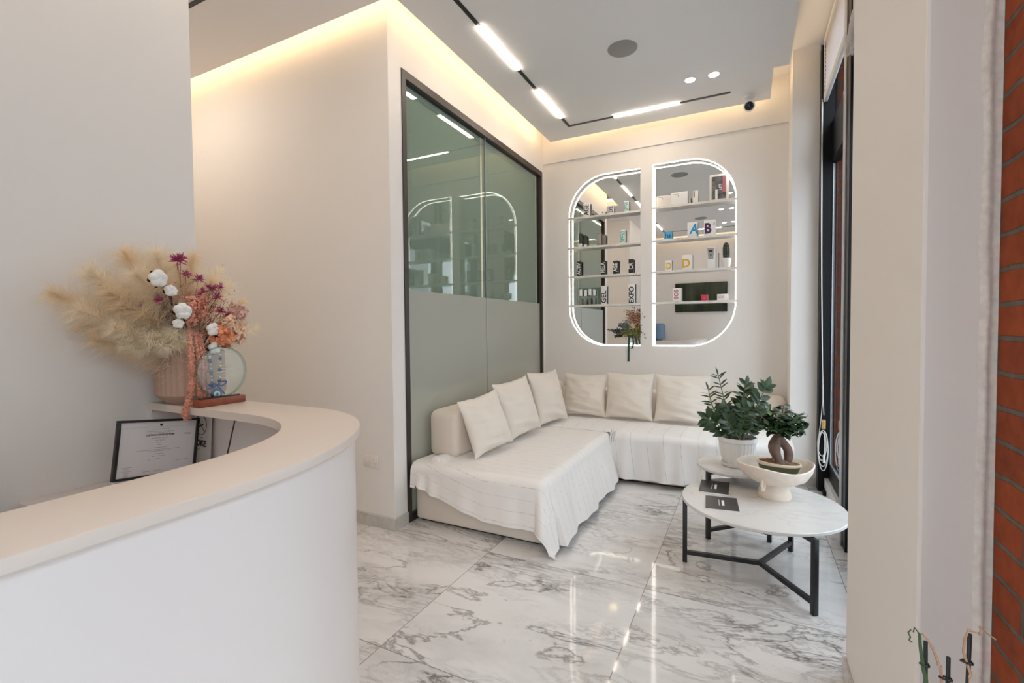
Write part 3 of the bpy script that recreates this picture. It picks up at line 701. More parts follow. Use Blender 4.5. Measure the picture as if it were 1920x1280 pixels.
# second shelf
def cactus(x, z, h, r, ph, pr, label, yf=4.678):
    t = thing('potted_cactus', (x, yf, z), label, 'cactus', 'small column cacti on the shelves')
    MB().lathe([(pr*0.75, z), (pr, z+ph*0.85), (pr*1.02, z+ph), (pr*0.85, z+ph), (pr*0.8, z+ph*0.9)], (x, yf, 0), 20).build('pot', POTW, t)
    prof = [(r*0.75, z+ph*0.9), (r, z+ph+h*0.25), (r*1.02, z+ph+h*0.6), (r*0.8, z+ph+h*0.88), (r*0.35, z+ph+h*0.98), (0.001, z+ph+h)]
    MB().lathe(prof, (x, yf, 0), 30, rf=lambda a, i, q: q*(1+0.14*math.cos(10*a))).build('cactus_body', CACTUS, t)
    sp = MB()
    for k in range(10):
        a = 2*PI*k/10
        for q in range(9):
            zz = z+ph+h*(0.05+0.1*q); rr = r*1.13*(1 if q < 7 else 0.8); c = Vector((x+rr*math.cos(a), yf+rr*math.sin(a), zz))
            sp.box(c.x-0.0012, c.x+0.0012, c.y-0.0012, c.y+0.0012, c.z-0.0016, c.z+0.0016)
    sp.build('spines', CSPINE, t, 0)
cactus(-1.545, ZL[1], 0.115, 0.017, 0.036, 0.021, 'taller dark cactus in a white pot on the second left shelf')
cactus(-1.492, ZL[1], 0.098, 0.016, 0.024, 0.019, 'shorter dark cactus beside the taller one on the second left shelf')
carton(-1.345, 0.046, 0.026, ZL[1], 0.128, 'plain grey upright box on the second left shelf', mat=GREYCARD, panel=(-0.023, 0.023, 0.118, 0.126, OLIVE))
carton(-1.297, 0.036, 0.024, ZL[1], 0.104, 'narrow olive box beside the plain grey one', mat=OLIVE, yf=4.670)
carton(-1.105, 0.046, D_, ZL[1], 0.136, 'tall white box lettered SPF50 in teal on the second left shelf', txt='SPF50', tcol=TEAL, tsize=0.056, sx=0.80)
# third shelf: black boxes, white letters
for x, h, tx_, w, fs in ((-1.560, 0.150, 'ACTIV', 0.044, 0.052), (-1.305, 0.142, 'MELA', 0.044, 0.056), (-1.178, 0.132, 'AGE', 0.050, 0.058), (-1.027, 0.136, 'CR', 0.047, 0.062)):
    where = {'ACTIV': 'at the left end of', 'MELA': 'in the middle of', 'AGE': 'right of the MELA box on', 'CR': 'at the right end of'}[tx_]
    carton(x, w, D_, ZL[2], h, 'black box with white letters %s %s the third left shelf' % (tx_, where), mat=INK, txt=tx_, tcol=CARD, tsize=fs, sx=0.78)
# lowest shelf
def bottle(x, z, h, label):
    t = thing('serum_bottle', (x, 4.680, z), label, 'bottle', 'clear bottles with white caps on the lowest left shelf')
    MB().lathe([(0.012, z), (0.0145, z+0.003), (0.0145, z+h*0.56), (0.012, z+h*0.6)], (x, 4.680, 0), 20).build('bottle_body', GLASS, t)
    MB().lathe([(0.0105, z+0.004), (0.0105, z+h*0.42)], (x, 4.680, 0), 16).build('liquid', OLIVE, t)
    MB().lathe([(0.015, z+h*0.585), (0.0155, z+h*0.62), (0.0155, z+h-0.004), (0.012, z+h)], (x, 4.680, 0), 20).build('cap', WHITE, t)
for k, (x, h) in enumerate(((-1.543, 0.160), (-1.492, 0.152), (-1.446, 0.163), (-1.402, 0.155))):
    bottle(x, ZL[3], h, 'clear bottle with white cap, %s of four on the lowest left shelf' % ('first from the left', 'second from the left', 'third from the left', 'fourth from the left')[k])
carton(-1.297, 0.056, D_, ZL[3], 0.185, 'white box lettered GEL in black on the lowest left shelf', txt='GEL', tsize=0.072, toff=-0.02)
carton(-1.020, 0.062, D_, ZL[3], 0.190, 'white box lettered EXFO in black on the lowest left shelf', txt='EXFO', tsize=0.070, toff=-0.012, sx=0.95)
# right niche, top shelf
def small_print(x, z, w, h):
    def ex(t):
        m = MB(); m.box(x-w*0.38, x-w*0.06, YF-0.001, YF-0.0002, z+h*0.84, z+h*0.87); m.box(x-w*0.10, x-w*0.06, YF-0.001, YF-0.0002, z+h*0.66, z+h*0.80)
        m.build('small_print', GREYINK, t, 0)
    return ex
carton(-0.718, 0.133, 0.036, ZR[0], 0.103, 'wide cream box at the left end of the top right shelf', mat=CARDW, extra=small_print(-0.718, ZR[0], 0.133, 0.103))
carton(-0.577, 0.148, 0.036, ZR[0], 0.118, 'wider white box second from the left on the top right shelf', mat=CARD, extra=small_print(-0.577, ZR[0], 0.148, 0.118))
t = thing('cream_tube', (-0.482, 4.684, ZR[0]), 'small cream tube with a black stripe on the top right shelf', 'tube')
MB().lathe([(0.010, ZR[0]), (0.0105, ZR[0]+0.012), (0.012, ZR[0]+0.02), (0.010, ZR[0]+0.055)], (-0.482, 4.684, 0), 16).build('tube_body', CREAMRIM, t)
MB().box(-0.478, -0.472, 4.6705, 4.6725, ZR[0]+0.006, ZR[0]+0.05).build('printed_stripe', INK, t, 0)
carton(-0.436, 0.044, D_, ZR[0], 0.112, 'upright pale box with pink print on the top right shelf', panel=(-0.018, -0.006, 0.05, 0.108, PINKINK))
t = thing('picture_display', (-0.236, 4.685, ZR[0]), 'framed grey and pink picture display at the right end of the top right shelf', 'picture frame')
MB().box(-0.318, -0.160, 4.668, 4.688, ZR[0], ZR[0]+0.235, bev=0.002).build('frame', CARDW, t)
MB().box(-0.300, -0.180, 4.6665, 4.668, ZR[0]+0.012, ZR[0]+0.215).build('picture', pmat('grey_photo_print', (0.13, 0.125, 0.12), 0.4, var=0.7, vscale=26), t, 0)
MB().box(-0.210, -0.182, 4.6655, 4.6664, ZR[0]+0.07, ZR[0]+0.205).build('pink_print', PINKINK, t, 0)
text('lettering', 'LIFT', 0.030, (-0.228, 4.6655, ZR[0]+0.118), (0, 0, 1), (-1, 0, 0), CARD, t, bold=0.02)
MB().box(-0.270, -0.250, 4.6655, 4.6664, ZR[0]+0.012, ZR[0]+0.10).build('white_print', CARD, t, 0)
# second shelf
carton(-0.680, 0.076, 0.032, ZR[1], 0.068, 'small cyan box lettered hs on the second right shelf', mat=CYANB, txt='hs', tcol=NAVY, tsize=0.062, vertical=False, bold=0.02)
carton(-0.462, 0.088, 0.034, ZR[1], 0.138, 'white box with a big cyan letter A on the second right shelf', txt='A', tcol=CYAN, tsize=0.120, vertical=False, bold=0.03, shear=0.25, tx=0.008, sx=0.8, panel=(0.037, 0.044, 0.004, 0.05, CYAN))
def b3(t): text('lettering', '3', 0.034, (-0.278, YF-0.0012, ZR[1]+0.105), (1, 0, 0), (0, 0, 1), PURPLE, t)
carton(-0.315, 0.096, 0.034, ZR[1], 0.142, 'white box with a dark purple letter B and small 3', txt='B', tcol=PURPLE, tsize=0.128, vertical=False, bold=0.035, tx=-0.016, toff=-0.008, sx=0.82, extra=b3)
# third shelf
carton(-0.672, 0.058, D_, ZR[2], 0.098, 'smaller white box with a yellow letter D on the third right shelf', txt='D', tcol=YELLOW, tsize=0.088, vertical=False, bold=0.03, toff=-0.006, sx=0.75)
carton(-0.505, 0.088, 0.034, ZR[2], 0.138, 'larger white box with a yellow letter D on the third right shelf', txt='D', tcol=YELLOW, tsize=0.110, vertical=False, bold=0.03, toff=-0.012, tx=-0.012, sx=0.9)
t = thing('air_freshener_dispenser', (-0.300, 4.686, ZR[2]), 'white dispenser with grey front panel on the third right shelf', 'dispenser')
MB().box(-0.338, -0.262, 4.666, 4.706, ZR[2], ZR[2]+0.192, bev=0.010, seg=3).build('body', WHITE, t)
MB().prism_y([(-0.326, ZR[2]+0.085), (-0.284, ZR[2]+0.085), (-0.276, ZR[2]+0.185), (-0.334, ZR[2]+0.185)], 4.6645, 4.666).build('front_panel', GREYCARD, t, 0)
MB().box(-0.321, -0.289, 4.6635, 4.6644, ZR[2]+0.148, ZR[2]+0.168).build('display', INK, t, 0)
MB().box(-0.310, -0.300, 4.6635, 4.6644, ZR[2]+0.112, ZR[2]+0.132).build('nozzle', INK, t, 0)
cactus(-0.178, ZR[2], 0.140, 0.024, 0.085, 0.040, 'dark cactus in a white cup at the right end of the third right shelf', yf=4.668)
o = MB().tube([(-0.240, 4.676, ZR[2]), (-0.240, 4.684, ZR[2]+0.135)], 0.002, 6).sphere((-0.240, 4.684, ZR[2]+0.135), 0.004, 8, 6).build('reed_stick', GREYINK); tag(o, 'thin grey stick between the dispenser and the cactus cup', 'stick')
# lowest shelf
carton(-0.598, 0.078, 0.034, ZR[3], 0.128, 'tall white box lettered SOS in red on the lowest right shelf', txt='SOS', tcol=REDINK, tsize=0.052, tx=-0.004, toff=0.004, bold=0.01)
carton(-0.358, 0.056, 0.032, ZR[3], 0.056, 'small red box on the lowest right shelf before the dark screen', mat=REDCARD, panel=(-0.012, 0.010, 0.018, 0.036, PINKINK))
carton(-0.205, 0.092, 0.036, ZR[3], 0.056, 'low white box lettered SOS in faint pink on the lowest right shelf', txt='SOS', tcol=PINKINK, tsize=0.032, vertical=False, bold=0.0, tx=-0.012)

# ------------------------------------------------------------------ sofa
SX0, SXR, SYF, SYB, SZ = -1.935, -1.0, 2.375, 4.64, 0.39
so = thing('corner_sofa', (-1.45, 3.5, 0), 'cream upholstered corner sofa along the glass partition and niche wall', 'sofa')
def cush(m, *a, bev=0.05): return m.box(*a, bev=bev, seg=5)
cush(MB(), -1.925, -1.035, 2.425, 4.63, 0.014, 0.245, bev=0.022).build('base', SOFAF, so)
cush(MB(), -1.035, 0.275, 3.77, 4.63, 0.014, 0.245, bev=0.022).build('base', SOFAF, so)
MB().box(-1.90, -1.06, 2.46, 4.6, 0.0, 0.015).box(-1.06, 0.25, 3.80, 4.6, 0.0, 0.015).build('plinth', BLACK, so, 0)
cush(MB(), SX0, SXR, SYF, 3.70, 0.247, SZ-0.003, bev=0.055).build('seat_cushion', SOFAF, so)
cush(MB(), SX0, SXR, 3.703, 4.63, 0.247, SZ-0.003, bev=0.05).build('seat_cushion', SOFAF, so)
cush(MB(), SXR+0.003, 0.290, 3.735, 4.63, 0.247, SZ-0.003, bev=0.055).build('seat_cushion', SOFAF, so)
for y0, y1 in ((2.575, 3.27), (3.273, 3.96), (3.963, 4.63)):
    m = MB(); cush(m, -1.932, -1.70, y0, y1, SZ-0.004, 0.695, bev=0.05)
    for v in m.v:
        if v.z > 0.6: v.z += 0.018*math.sin(PI*(v.y-y0)/(y1-y0))
    m.build('backrest', SOFAF, so)
for x0, x1 in ((-1.698, -0.75), (-0.747, 0.285)):
    cush(MB(), x0, x1, 4.46, 4.635, SZ-0.004, 0.655, bev=0.05).build('backrest', SOFAF, so)

# throws
def roll(h, r):
    """distance over an edge -> (outward, down): a quarter round, then a nearly vertical fall"""
    q = r*PI/2
    if h <= 0: return h, 0.0
    if h < q: a = h/r; return r*math.sin(a), r*(1-math.cos(a))
    return r, r+(h-q)
def throw_left():
    XI, YI = -1.915, 3.76; W = (SXR-0.045)-XI; D = YI-(SYF+0.045); r = 0.055
    LR = 0.385
    def fl(x):                                  # how far the cloth hangs over the front, by position across
        u = (x-XI)/W
        return 0.185 if u < 0.05 else 0.150+0.16*min(1.0, max(0.0, (u-0.05)/0.55))**0.8
    NU, NV = 120, 150
    def fn(u, v):
        ha = u*(W+LR)-W; a = min(u*(W+LR), W); x = XI+a
        LF = fl(x) if ha <= 0 else fl(x)+0.02*ha
        hb = v*(D+LF)-D; b = min(v*(D+LF), D); y = YI-b
        z = SZ+0.004
        if ha <= 0 and hb <= 0:
            z += 0.003*noise.noise(Vector((x*5, y*5, 3)))+0.002*noise.noise(Vector((x*14, y*14, 8)))
            gx = math.exp(-((x+1.80-0.18*(2.6-y))/0.045)**2)*max(0, 1-(y-2.42)/0.28)
            if y < 2.70: z += 0.042*gx
            return (x, y, z)
        H = (max(ha, 0)**2.5+max(hb, 0)**2.5)**0.4; ph = math.atan2(max(hb, 0), max(ha, 0))
        out, dn = roll(H, r)
        fall = max(0, H-r*1.57)
        s = (y if ph < 0.2 else x)
        if hb <= 0: w = 0.012*math.sin(y*13+0.7)+0.006*math.sin(y*31+2)
        elif ha <= 0:
            w = 0.006*math.sin(x*19)+0.004*math.sin(x*41+1)
            w += 0.060*math.exp(-((x+1.835)/0.030)**2)+0.045*math.exp(-((x+1.745)/0.035)**2)
        else: w = 0.030*math.sin(ph*2)+0.012*math.sin(ph*7)
        k = min(1, fall/0.16)
        out += (0.30 if hb <= 0 else (0.16 if ha > 0 else 0.05))*fall + w*k
        zz = z-dn
        if zz < 0.012: out += (0.012-zz)*0.85; zz = 0.012+0.002*math.sin(H*90)
        return (x+out*math.cos(ph) if ha > 0 else x, y-out*math.sin(ph) if hb > 0 else y, zz)
    m = grid(fn, NU, NV, 0.0022, uvf=lambda u, v: (u*(W+LR), v*(D+0.30)))
    o = m.build('striped_throw', THROW_A, None, 70, uvs=m.uv)
    tag(o, 'white throw with thin grey lines over the chaise, one corner touching the floor', 'throw', 'white striped throws on the sofa')
throw_left()
def throw_right():
    XI, YI = -1.72, 4.44; X1 = 0.292; D = YI-(3.735+0.045); r = 0.055
    NU, NV = 150, 90
    def fn(u, v):
        x = XI+(X1-XI)*u
        L = 0.375+0.01*math.sin(x*6) if x > SXR+0.012 else 0.0
        tt = min(1, max(0, (x-SXR-0.0)/0.05)); L *= tt
        D2 = D+ (0.045 if x < SXR else 0.045*(1-tt))
        hb = v*(D2+L)-D2; b = min(v*(D2+L), D2); y = YI-b
        z = SZ+0.0075
        wob = 0.5*math.sin(x*21+0.6*math.sin(x*5))+0.35*math.sin(x*43+1.2)
        if hb <= 0:
            zz = z+0.004*noise.noise(Vector((x*7, y*5, 1)))+0.010*max(0, wob)*max(0, 1-(y-3.78)/0.45)*tt
            return (x, y, zz)
        out, dn = roll(hb, r); fall = max(0, hb-r*1.57); k = min(1, fall/0.2)
        out += 0.05*fall+(0.034*wob+0.012*math.sin(x*9))*k+0.010*max(0, wob)
        zz = z-dn+0.010*max(0, wob)*(1-k)
        if zz < 0.015: out += (0.015-zz)*0.8; zz = 0.015
        return (x, y-out, zz)
    m = grid(fn, NU, NV, 0.0022, uvf=lambda u, v: ((X1-XI)*u+0.05*math.sin(v*3), v))
    o = m.build('striped_throw', THROW_B, None, 70, uvs=m.uv)
    tag(o, 'white throw with widely spaced lines hanging to the floor from the seat under the niches', 'throw', 'white striped throws on the sofa')
throw_right()

def pillow(c, yaw, lean, w, h, T, label, seed, roll_=0.0, pinch=0.07, sag=0.0, curl=0.0):
    """c: middle of the bottom edge; yaw: direction the front faces; lean: tilt back"""
    f = Vector((math.cos(yaw), math.sin(yaw), 0)); sd = Vector((-math.sin(yaw), math.cos(yaw), 0)); up = Vector((0, 0, 1))
    up2 = (up*math.cos(lean)-f*math.sin(lean)); f2 = (f*math.cos(lean)+up*math.sin(lean))
    if roll_:
        q = Matrix.Rotation(roll_, 3, f2); sd = q @ sd; up2 = q @ up2
    n = 34; c = Vector(c); vs = []; fs = []
    def P(s, t, side):
        e = (1-pinch*(1-t*t)), (1-pinch*(1-s*s))
        x = s*w/2*e[0]; y = t*h/2*e[1]
        th = T/2*(max(0, math.cos(PI/2*s))**0.55)*(max(0, math.cos(PI/2*t))**0.55)
        th *= 1+sag*(-t)*0.6
        wr = 0.010*noise.noise(Vector((s*2.2+seed, t*2.2, side*3.0)))+0.006*noise.noise(Vector((s*1.5+seed*2, t*7.0+s*1.5, side*2.0)))
        low = max(0, -t-0.35); wr += 0.030*low*math.sin(t*15+s*3.0+seed*2)*math.cos(PI/2*s)
        edge = (1-s*s)*(1-t*t)
        th += wr*min(1, edge*5)*1.1
        cz = curl*max(0, t)**2*abs(s)**1.5
        return c+sd*x+up2*(y+h/2+0.004*noise.noise(Vector((s*3, seed, t*3))))+f2*(side*th)+f2*(T*0.40) - f2*cz
    for side in (1, -1):
        o = len(vs)
        for i in range(n+1):
            for j in range(n+1): vs.append(P(-1+2*i/n, -1+2*j/n, side))
        for i in range(n):
            for j in range(n):
                q = (o+i*(n+1)+j, o+(i+1)*(n+1)+j, o+(i+1)*(n+1)+j+1, o+i*(n+1)+j+1)
                fs.append(q if side > 0 else q[::-1])
    bm = bmesh.new(); bv = [bm.verts.new(v) for v in vs]
    for q in fs: bm.faces.new([bv[k] for k in q])
    bmesh.ops.remove_doubles(bm, verts=bm.verts[:], dist=0.0006); bm.verts.index_update()
    m = MB(); m.add([v.co.copy() for v in bm.verts], [[v.index for v in q.verts] for q in bm.faces]); bm.free()
    o = m.build('scatter_cushion', PILLOW, None, 80)
    tag(o, label, 'cushion', 'cream square cushions on the sofa')
Zc = SZ+0.012
pillow((-1.585, 2.80, Zc), math.radians(-14), math.radians(18), 0.40, 0.39, 0.15, 'cream cushion nearest the chaise front, slumped with soft creases', 1.0, roll_=0.12, sag=0.5)
pillow((-1.595, 3.29, Zc), math.radians(-8), math.radians(17), 0.48, 0.44, 0.17, 'cream cushion second from the chaise front, with a pointed top corner', 2.3, roll_=0.06, sag=0.3)
pillow((-1.570, 3.84, Zc), math.radians(-12), math.radians(16), 0.45, 0.46, 0.16, 'cream cushion by the sofa corner, its peaked top above the others', 3.1, roll_=0.0)
pillow((-1.380, 4.31, Zc), math.radians(-90), math.radians(10), 0.42, 0.40, 0.15, 'cream cushion in the corner, first against the niche wall', 4.7)
pillow((-0.960, 4.31, Zc), math.radians(-90), math.radians(10), 0.43, 0.42, 0.17, 'cream cushion below the hanging green ribbon, creased along its bottom', 5.2, sag=0.5)
pillow((-0.505, 4.31, Zc), math.radians(-92), math.radians(10), 0.46, 0.42, 0.17, 'cream cushion nearest the potted plant, its right side behind the leaves', 6.9, sag=0.4)

# ------------------------------------------------------------------ coffee tables
def coffee_table(c, r, top, legs, label, hub=None):
    t = thing('coffee_table', (c[0], c[1], 0), label, 'coffee table', 'round marble coffee tables')
    th = 0.017
    MB().lathe([(r-0.004, top-th), (r, top-th+0.003), (r, top-0.003), (r-0.003, top), (0.0005, top)], (c[0], c[1], 0), 96).build('table_top', TOPM, t)
    w = 0.023; hub = hub or c
    for (x, y) in legs:
        a = math.atan2(y-hub[1], x-hub[0]); M = Matrix.Translation((x, y, 0)) @ Matrix.Rotation(a, 4, 'Z')
        MB().box(-w/2, w/2, -w/2, w/2, 0.0, top-th, bev=0.002, M=M).build('leg', BLACK, t)
    st = MB()
    for (x, y) in legs: st.bar((hub[0], hub[1], 0.052), (x, y, 0.052), 0.02, 0.02)
    st.build('cross_base', BLACK, t, 0)
    rl = MB()
    for (x, y) in legs: rl.bar((hub[0], hub[1], top-th-0.011), (x, y, top-th-0.011), 0.02, 0.02)
    rl.build('top_support', BLACK, t, 0)
coffee_table((0.062, 2.695), 0.376, 0.35, [(0.263, 2.362), (-0.292, 2.612), (0.219, 2.982)], 'larger round marble table with black legs holding bowl and brochures', hub=(0.062, 2.65))
coffee_table((-0.052, 3.085), 0.222, 0.42, [(-0.201, 2.952), (0.119, 3.058), (-0.075, 3.285)], 'smaller taller round marble table behind, holding the white flowerpot', hub=(-0.052, 3.10))
def brochure(p, label):
    cx = sum(q[0] for q in p)/4; cy = sum(q[1] for q in p)/4
    t = thing('brochure', (cx, cy, 0.35), label, 'brochure', 'dark brochures on the coffee table')
    MB().prism([(q[0], q[1]) for q in p], 0.3503, 0.3560).build('pages', CARD, t, 0)
    pc = [((q[0]-cx)*1.004+cx, (q[1]-cy)*1.004+cy) for q in p]
    MB().prism(pc, 0.3561, 0.3572).build('cover', BROCH, t, 0)
    d = Vector((p[1][0]-p[0][0], p[1][1]-p[0][1], 0)).normalized(); e = Vector((p[0][0]-p[3][0], p[0][1]-p[3][1], 0)).normalized()
    m = MB()
    for ox, w, l in ((-0.012, 0.003, 0.085), (0.006, 0.012, 0.075)):
        c0 = Vector((cx, cy, 0))+d*ox; q = [c0-d*w/2-e*l/2, c0+d*w/2-e*l/2, c0+d*w/2+e*l/2, c0-d*w/2+e*l/2]
        m.prism([(k.x, k.y) for k in q], 0.3573, 0.3576)
    m.build('cover_print', CARD, t, 0)
brochure([(-0.236, 2.918), (-0.087, 2.923), (-0.086, 2.712), (-0.233, 2.708)], 'dark brochure farther from the table edge, towards the sofa')
brochure([(-0.194, 2.651), (-0.047, 2.672), (-0.030, 2.488), (-0.180, 2.467)], 'dark brochure nearer the front edge of the coffee table')
# ------------------------------------------------------------------ potted plants
def leaf(m, p, d, nrm, L, W, fold=0.25, bend=0.2, seg=4):
    """pointed oval leaf from p along d, its face towards nrm"""
    d = Vector(d).normalized(); nrm = Vector(nrm); s = d.cross(nrm)
    if s.length < 1e-5: s = d.cross(Vector((0.3, 0.2, 0.9)))
    s.normalize(); n = s.cross(d).normalized(); p = Vector(p)
    vs = []; fs = []
    for i in range(seg+1):
        t = i/seg; w = W/2*math.sin(PI*min(1, (t*0.93+0.05)))**0.8
        c = p+d*(L*t)-n*(bend*L*t*t)
        vs += [c-s*w+n*(fold*w), c, c+s*w+n*(fold*w)]
    for i in range(seg):
        a = i*3; fs += [(a, a+3, a+4, a+1), (a+1, a+4, a+5, a+2)]
    m.add(vs, fs)
def zz_plant():
    cx, cy, z0 = -0.052, 3.085, 0.42
    t = thing('potted_plant', (cx, cy, z0), 'dark glossy-leaved plant in a white fluted pot on the smaller table', 'potted plant')
    prof = [(0.060, z0+0.012), (0.078, z0+0.014), (0.092, z0+0.06), (0.101, z0+0.115), (0.101, z0+0.142), (0.108, z0+0.150), (0.108, z0+0.172), (0.098, z0+0.172), (0.096, z0+0.14)]
    def rf(a, i, r):
        if i in (2, 3, 4): return r*(1-0.050*abs(math.sin(14*a)))
        if i in (5, 6, 7): return r*(1+0.022*math.cos(9*a))
        return r
    MB().lathe(prof, (cx, cy, 0), 140, rf=rf).build('pot', POTW, t, 30)
    MB().lathe([(0.060, z0+0.0006), (0.084, z0+0.002), (0.092, z0+0.022), (0.086, z0+0.022), (0.080, z0+0.0115)], (cx, cy, 0), 64).build('saucer', POTW, t)
    MB().lathe([(0.096, z0+0.150), (0.06, z0+0.158), (0.0005, z0+0.16)], (cx, cy, 0), 40).build('soil', SOIL, t, 60)
    zb = z0+0.155
    R = Vector((0.894, 0.448, 0)); F = Vector((-0.448, 0.894, 0))
    B = Vector((cx, cy, zb))
    S = [((-0.03, 0.0), [(-0.075, 0.10), (-0.135, 0.19), (-0.165, 0.30)], 0.0, 0.055, 0.014, 12, 1.35, -0.02),      # far left spray, narrow leaflets
         ((-0.02, 0.01), [(-0.035, 0.12), (-0.075, 0.25), (-0.108, 0.385)], 0.0, 0.055, 0.013, 13, 1.25, 0.02),   # tall left spray
         ((-0.03, -0.02), [(-0.085, 0.06), (-0.130, 0.10), (-0.180, 0.135)], -0.03, 0.085, 0.040, 5, 0.2, 0),       # broad low left leaves
         ((0.0, 0.0), [(0.012, 0.12), (0.030, 0.22), (0.060, 0.325)], 0.02, 0.065, 0.030, 11, 1.0, 0.03),
         ((0.02, -0.01), [(0.060, 0.11), (0.105, 0.21), (0.150, 0.315)], -0.02, 0.075, 0.042, 8, 0.3, 0),
         ((0.01, 0.02), [(0.030, 0.11), (0.060, 0.20), (0.095, 0.285)], 0.05, 0.070, 0.042, 8, 0.4, 0.02),
         ((0.0, -0.03), [(0.005, 0.06), (0.015, 0.12), (0.010, 0.20)], -0.06, 0.072, 0.044, 8, 0.25, -0.03),
         ((0.02, -0.03), [(0.055, 0.06), (0.09, 0.12), (0.12, 0.17)], -0.05, 0.070, 0.042, 7, 0.3, -0.03),
         ((-0.02, 0.03), [(-0.03, 0.07), (-0.05, 0.13), (-0.05, 0.18)], 0.04, 0.065, 0.038, 7, 0.4, 0),
         ((0.03, 0.03), [(0.07, 0.06), (0.13, 0.10), (0.18, 0.16)], 0.06, 0.070, 0.040, 7, 0.4, 0),
         ((0.0, -0.035), [(-0.03, 0.05), (-0.06, 0.09), (-0.085, 0.13)], -0.05, 0.070, 0.040, 6, 0.3, 0)]
    for (bx, by), pts, dep, L, W, n, nar, _ in S:
        path = [B+R*bx+F*by]+[B+R*(bx*0.3+a)+F*(by*0.3+dep*(k+1)/3)+Vector((0, 0, b)) for k, (a, b) in enumerate(pts)]
        path = catmull(path, 8); m = MB()
        m.tube(path, [0.0055-0.0035*i/len(path) for i in range(len(path))], 6)
        st = m.build('stem', STEMZ, t)
        lf = MB(); N0 = len(path)
        for q in range(n):
            f = 0.28+0.70*(q/(n-1))
            i = min(int(f*(N0-1)), N0-2); p = path[i]; tg = (path[i+1]-path[i]).normalized()
            for sgn in (-1, 1):
                side = tg.cross(F).normalized()*sgn
                fw = F*(-0.35 if nar < 0.9 else (0.75*sgn))
                d = (tg*0.55+side*0.75+fw*0.35+Vector((rnd.uniform(-.12, .12), rnd.uniform(-.12, .12), rnd.uniform(-.1, .1)))).normalized()
                nrm = (-F*(1.0 if nar < 0.9 else 0.25)+Vector((0, 0, 0.5))+Vector((rnd.uniform(-.3, .3), rnd.uniform(-.3, .3), rnd.uniform(-.2, .3))))
                sc = rnd.uniform(0.85, 1.12)*(1-0.25*abs(f-0.55))
                leaf(lf, p, d, nrm, L*sc, W*sc, 0.2, rnd.uniform(0.05, 0.3))
        leaf(lf, path[-1]-Vector((0, 0, 0.004)), (path[-1]-path[-4]), -F+Vector((0, 0, .3)), L*0.9, W*0.9)
        lf.build('leaflets', LEAFZ, st, 50)
zz_plant()

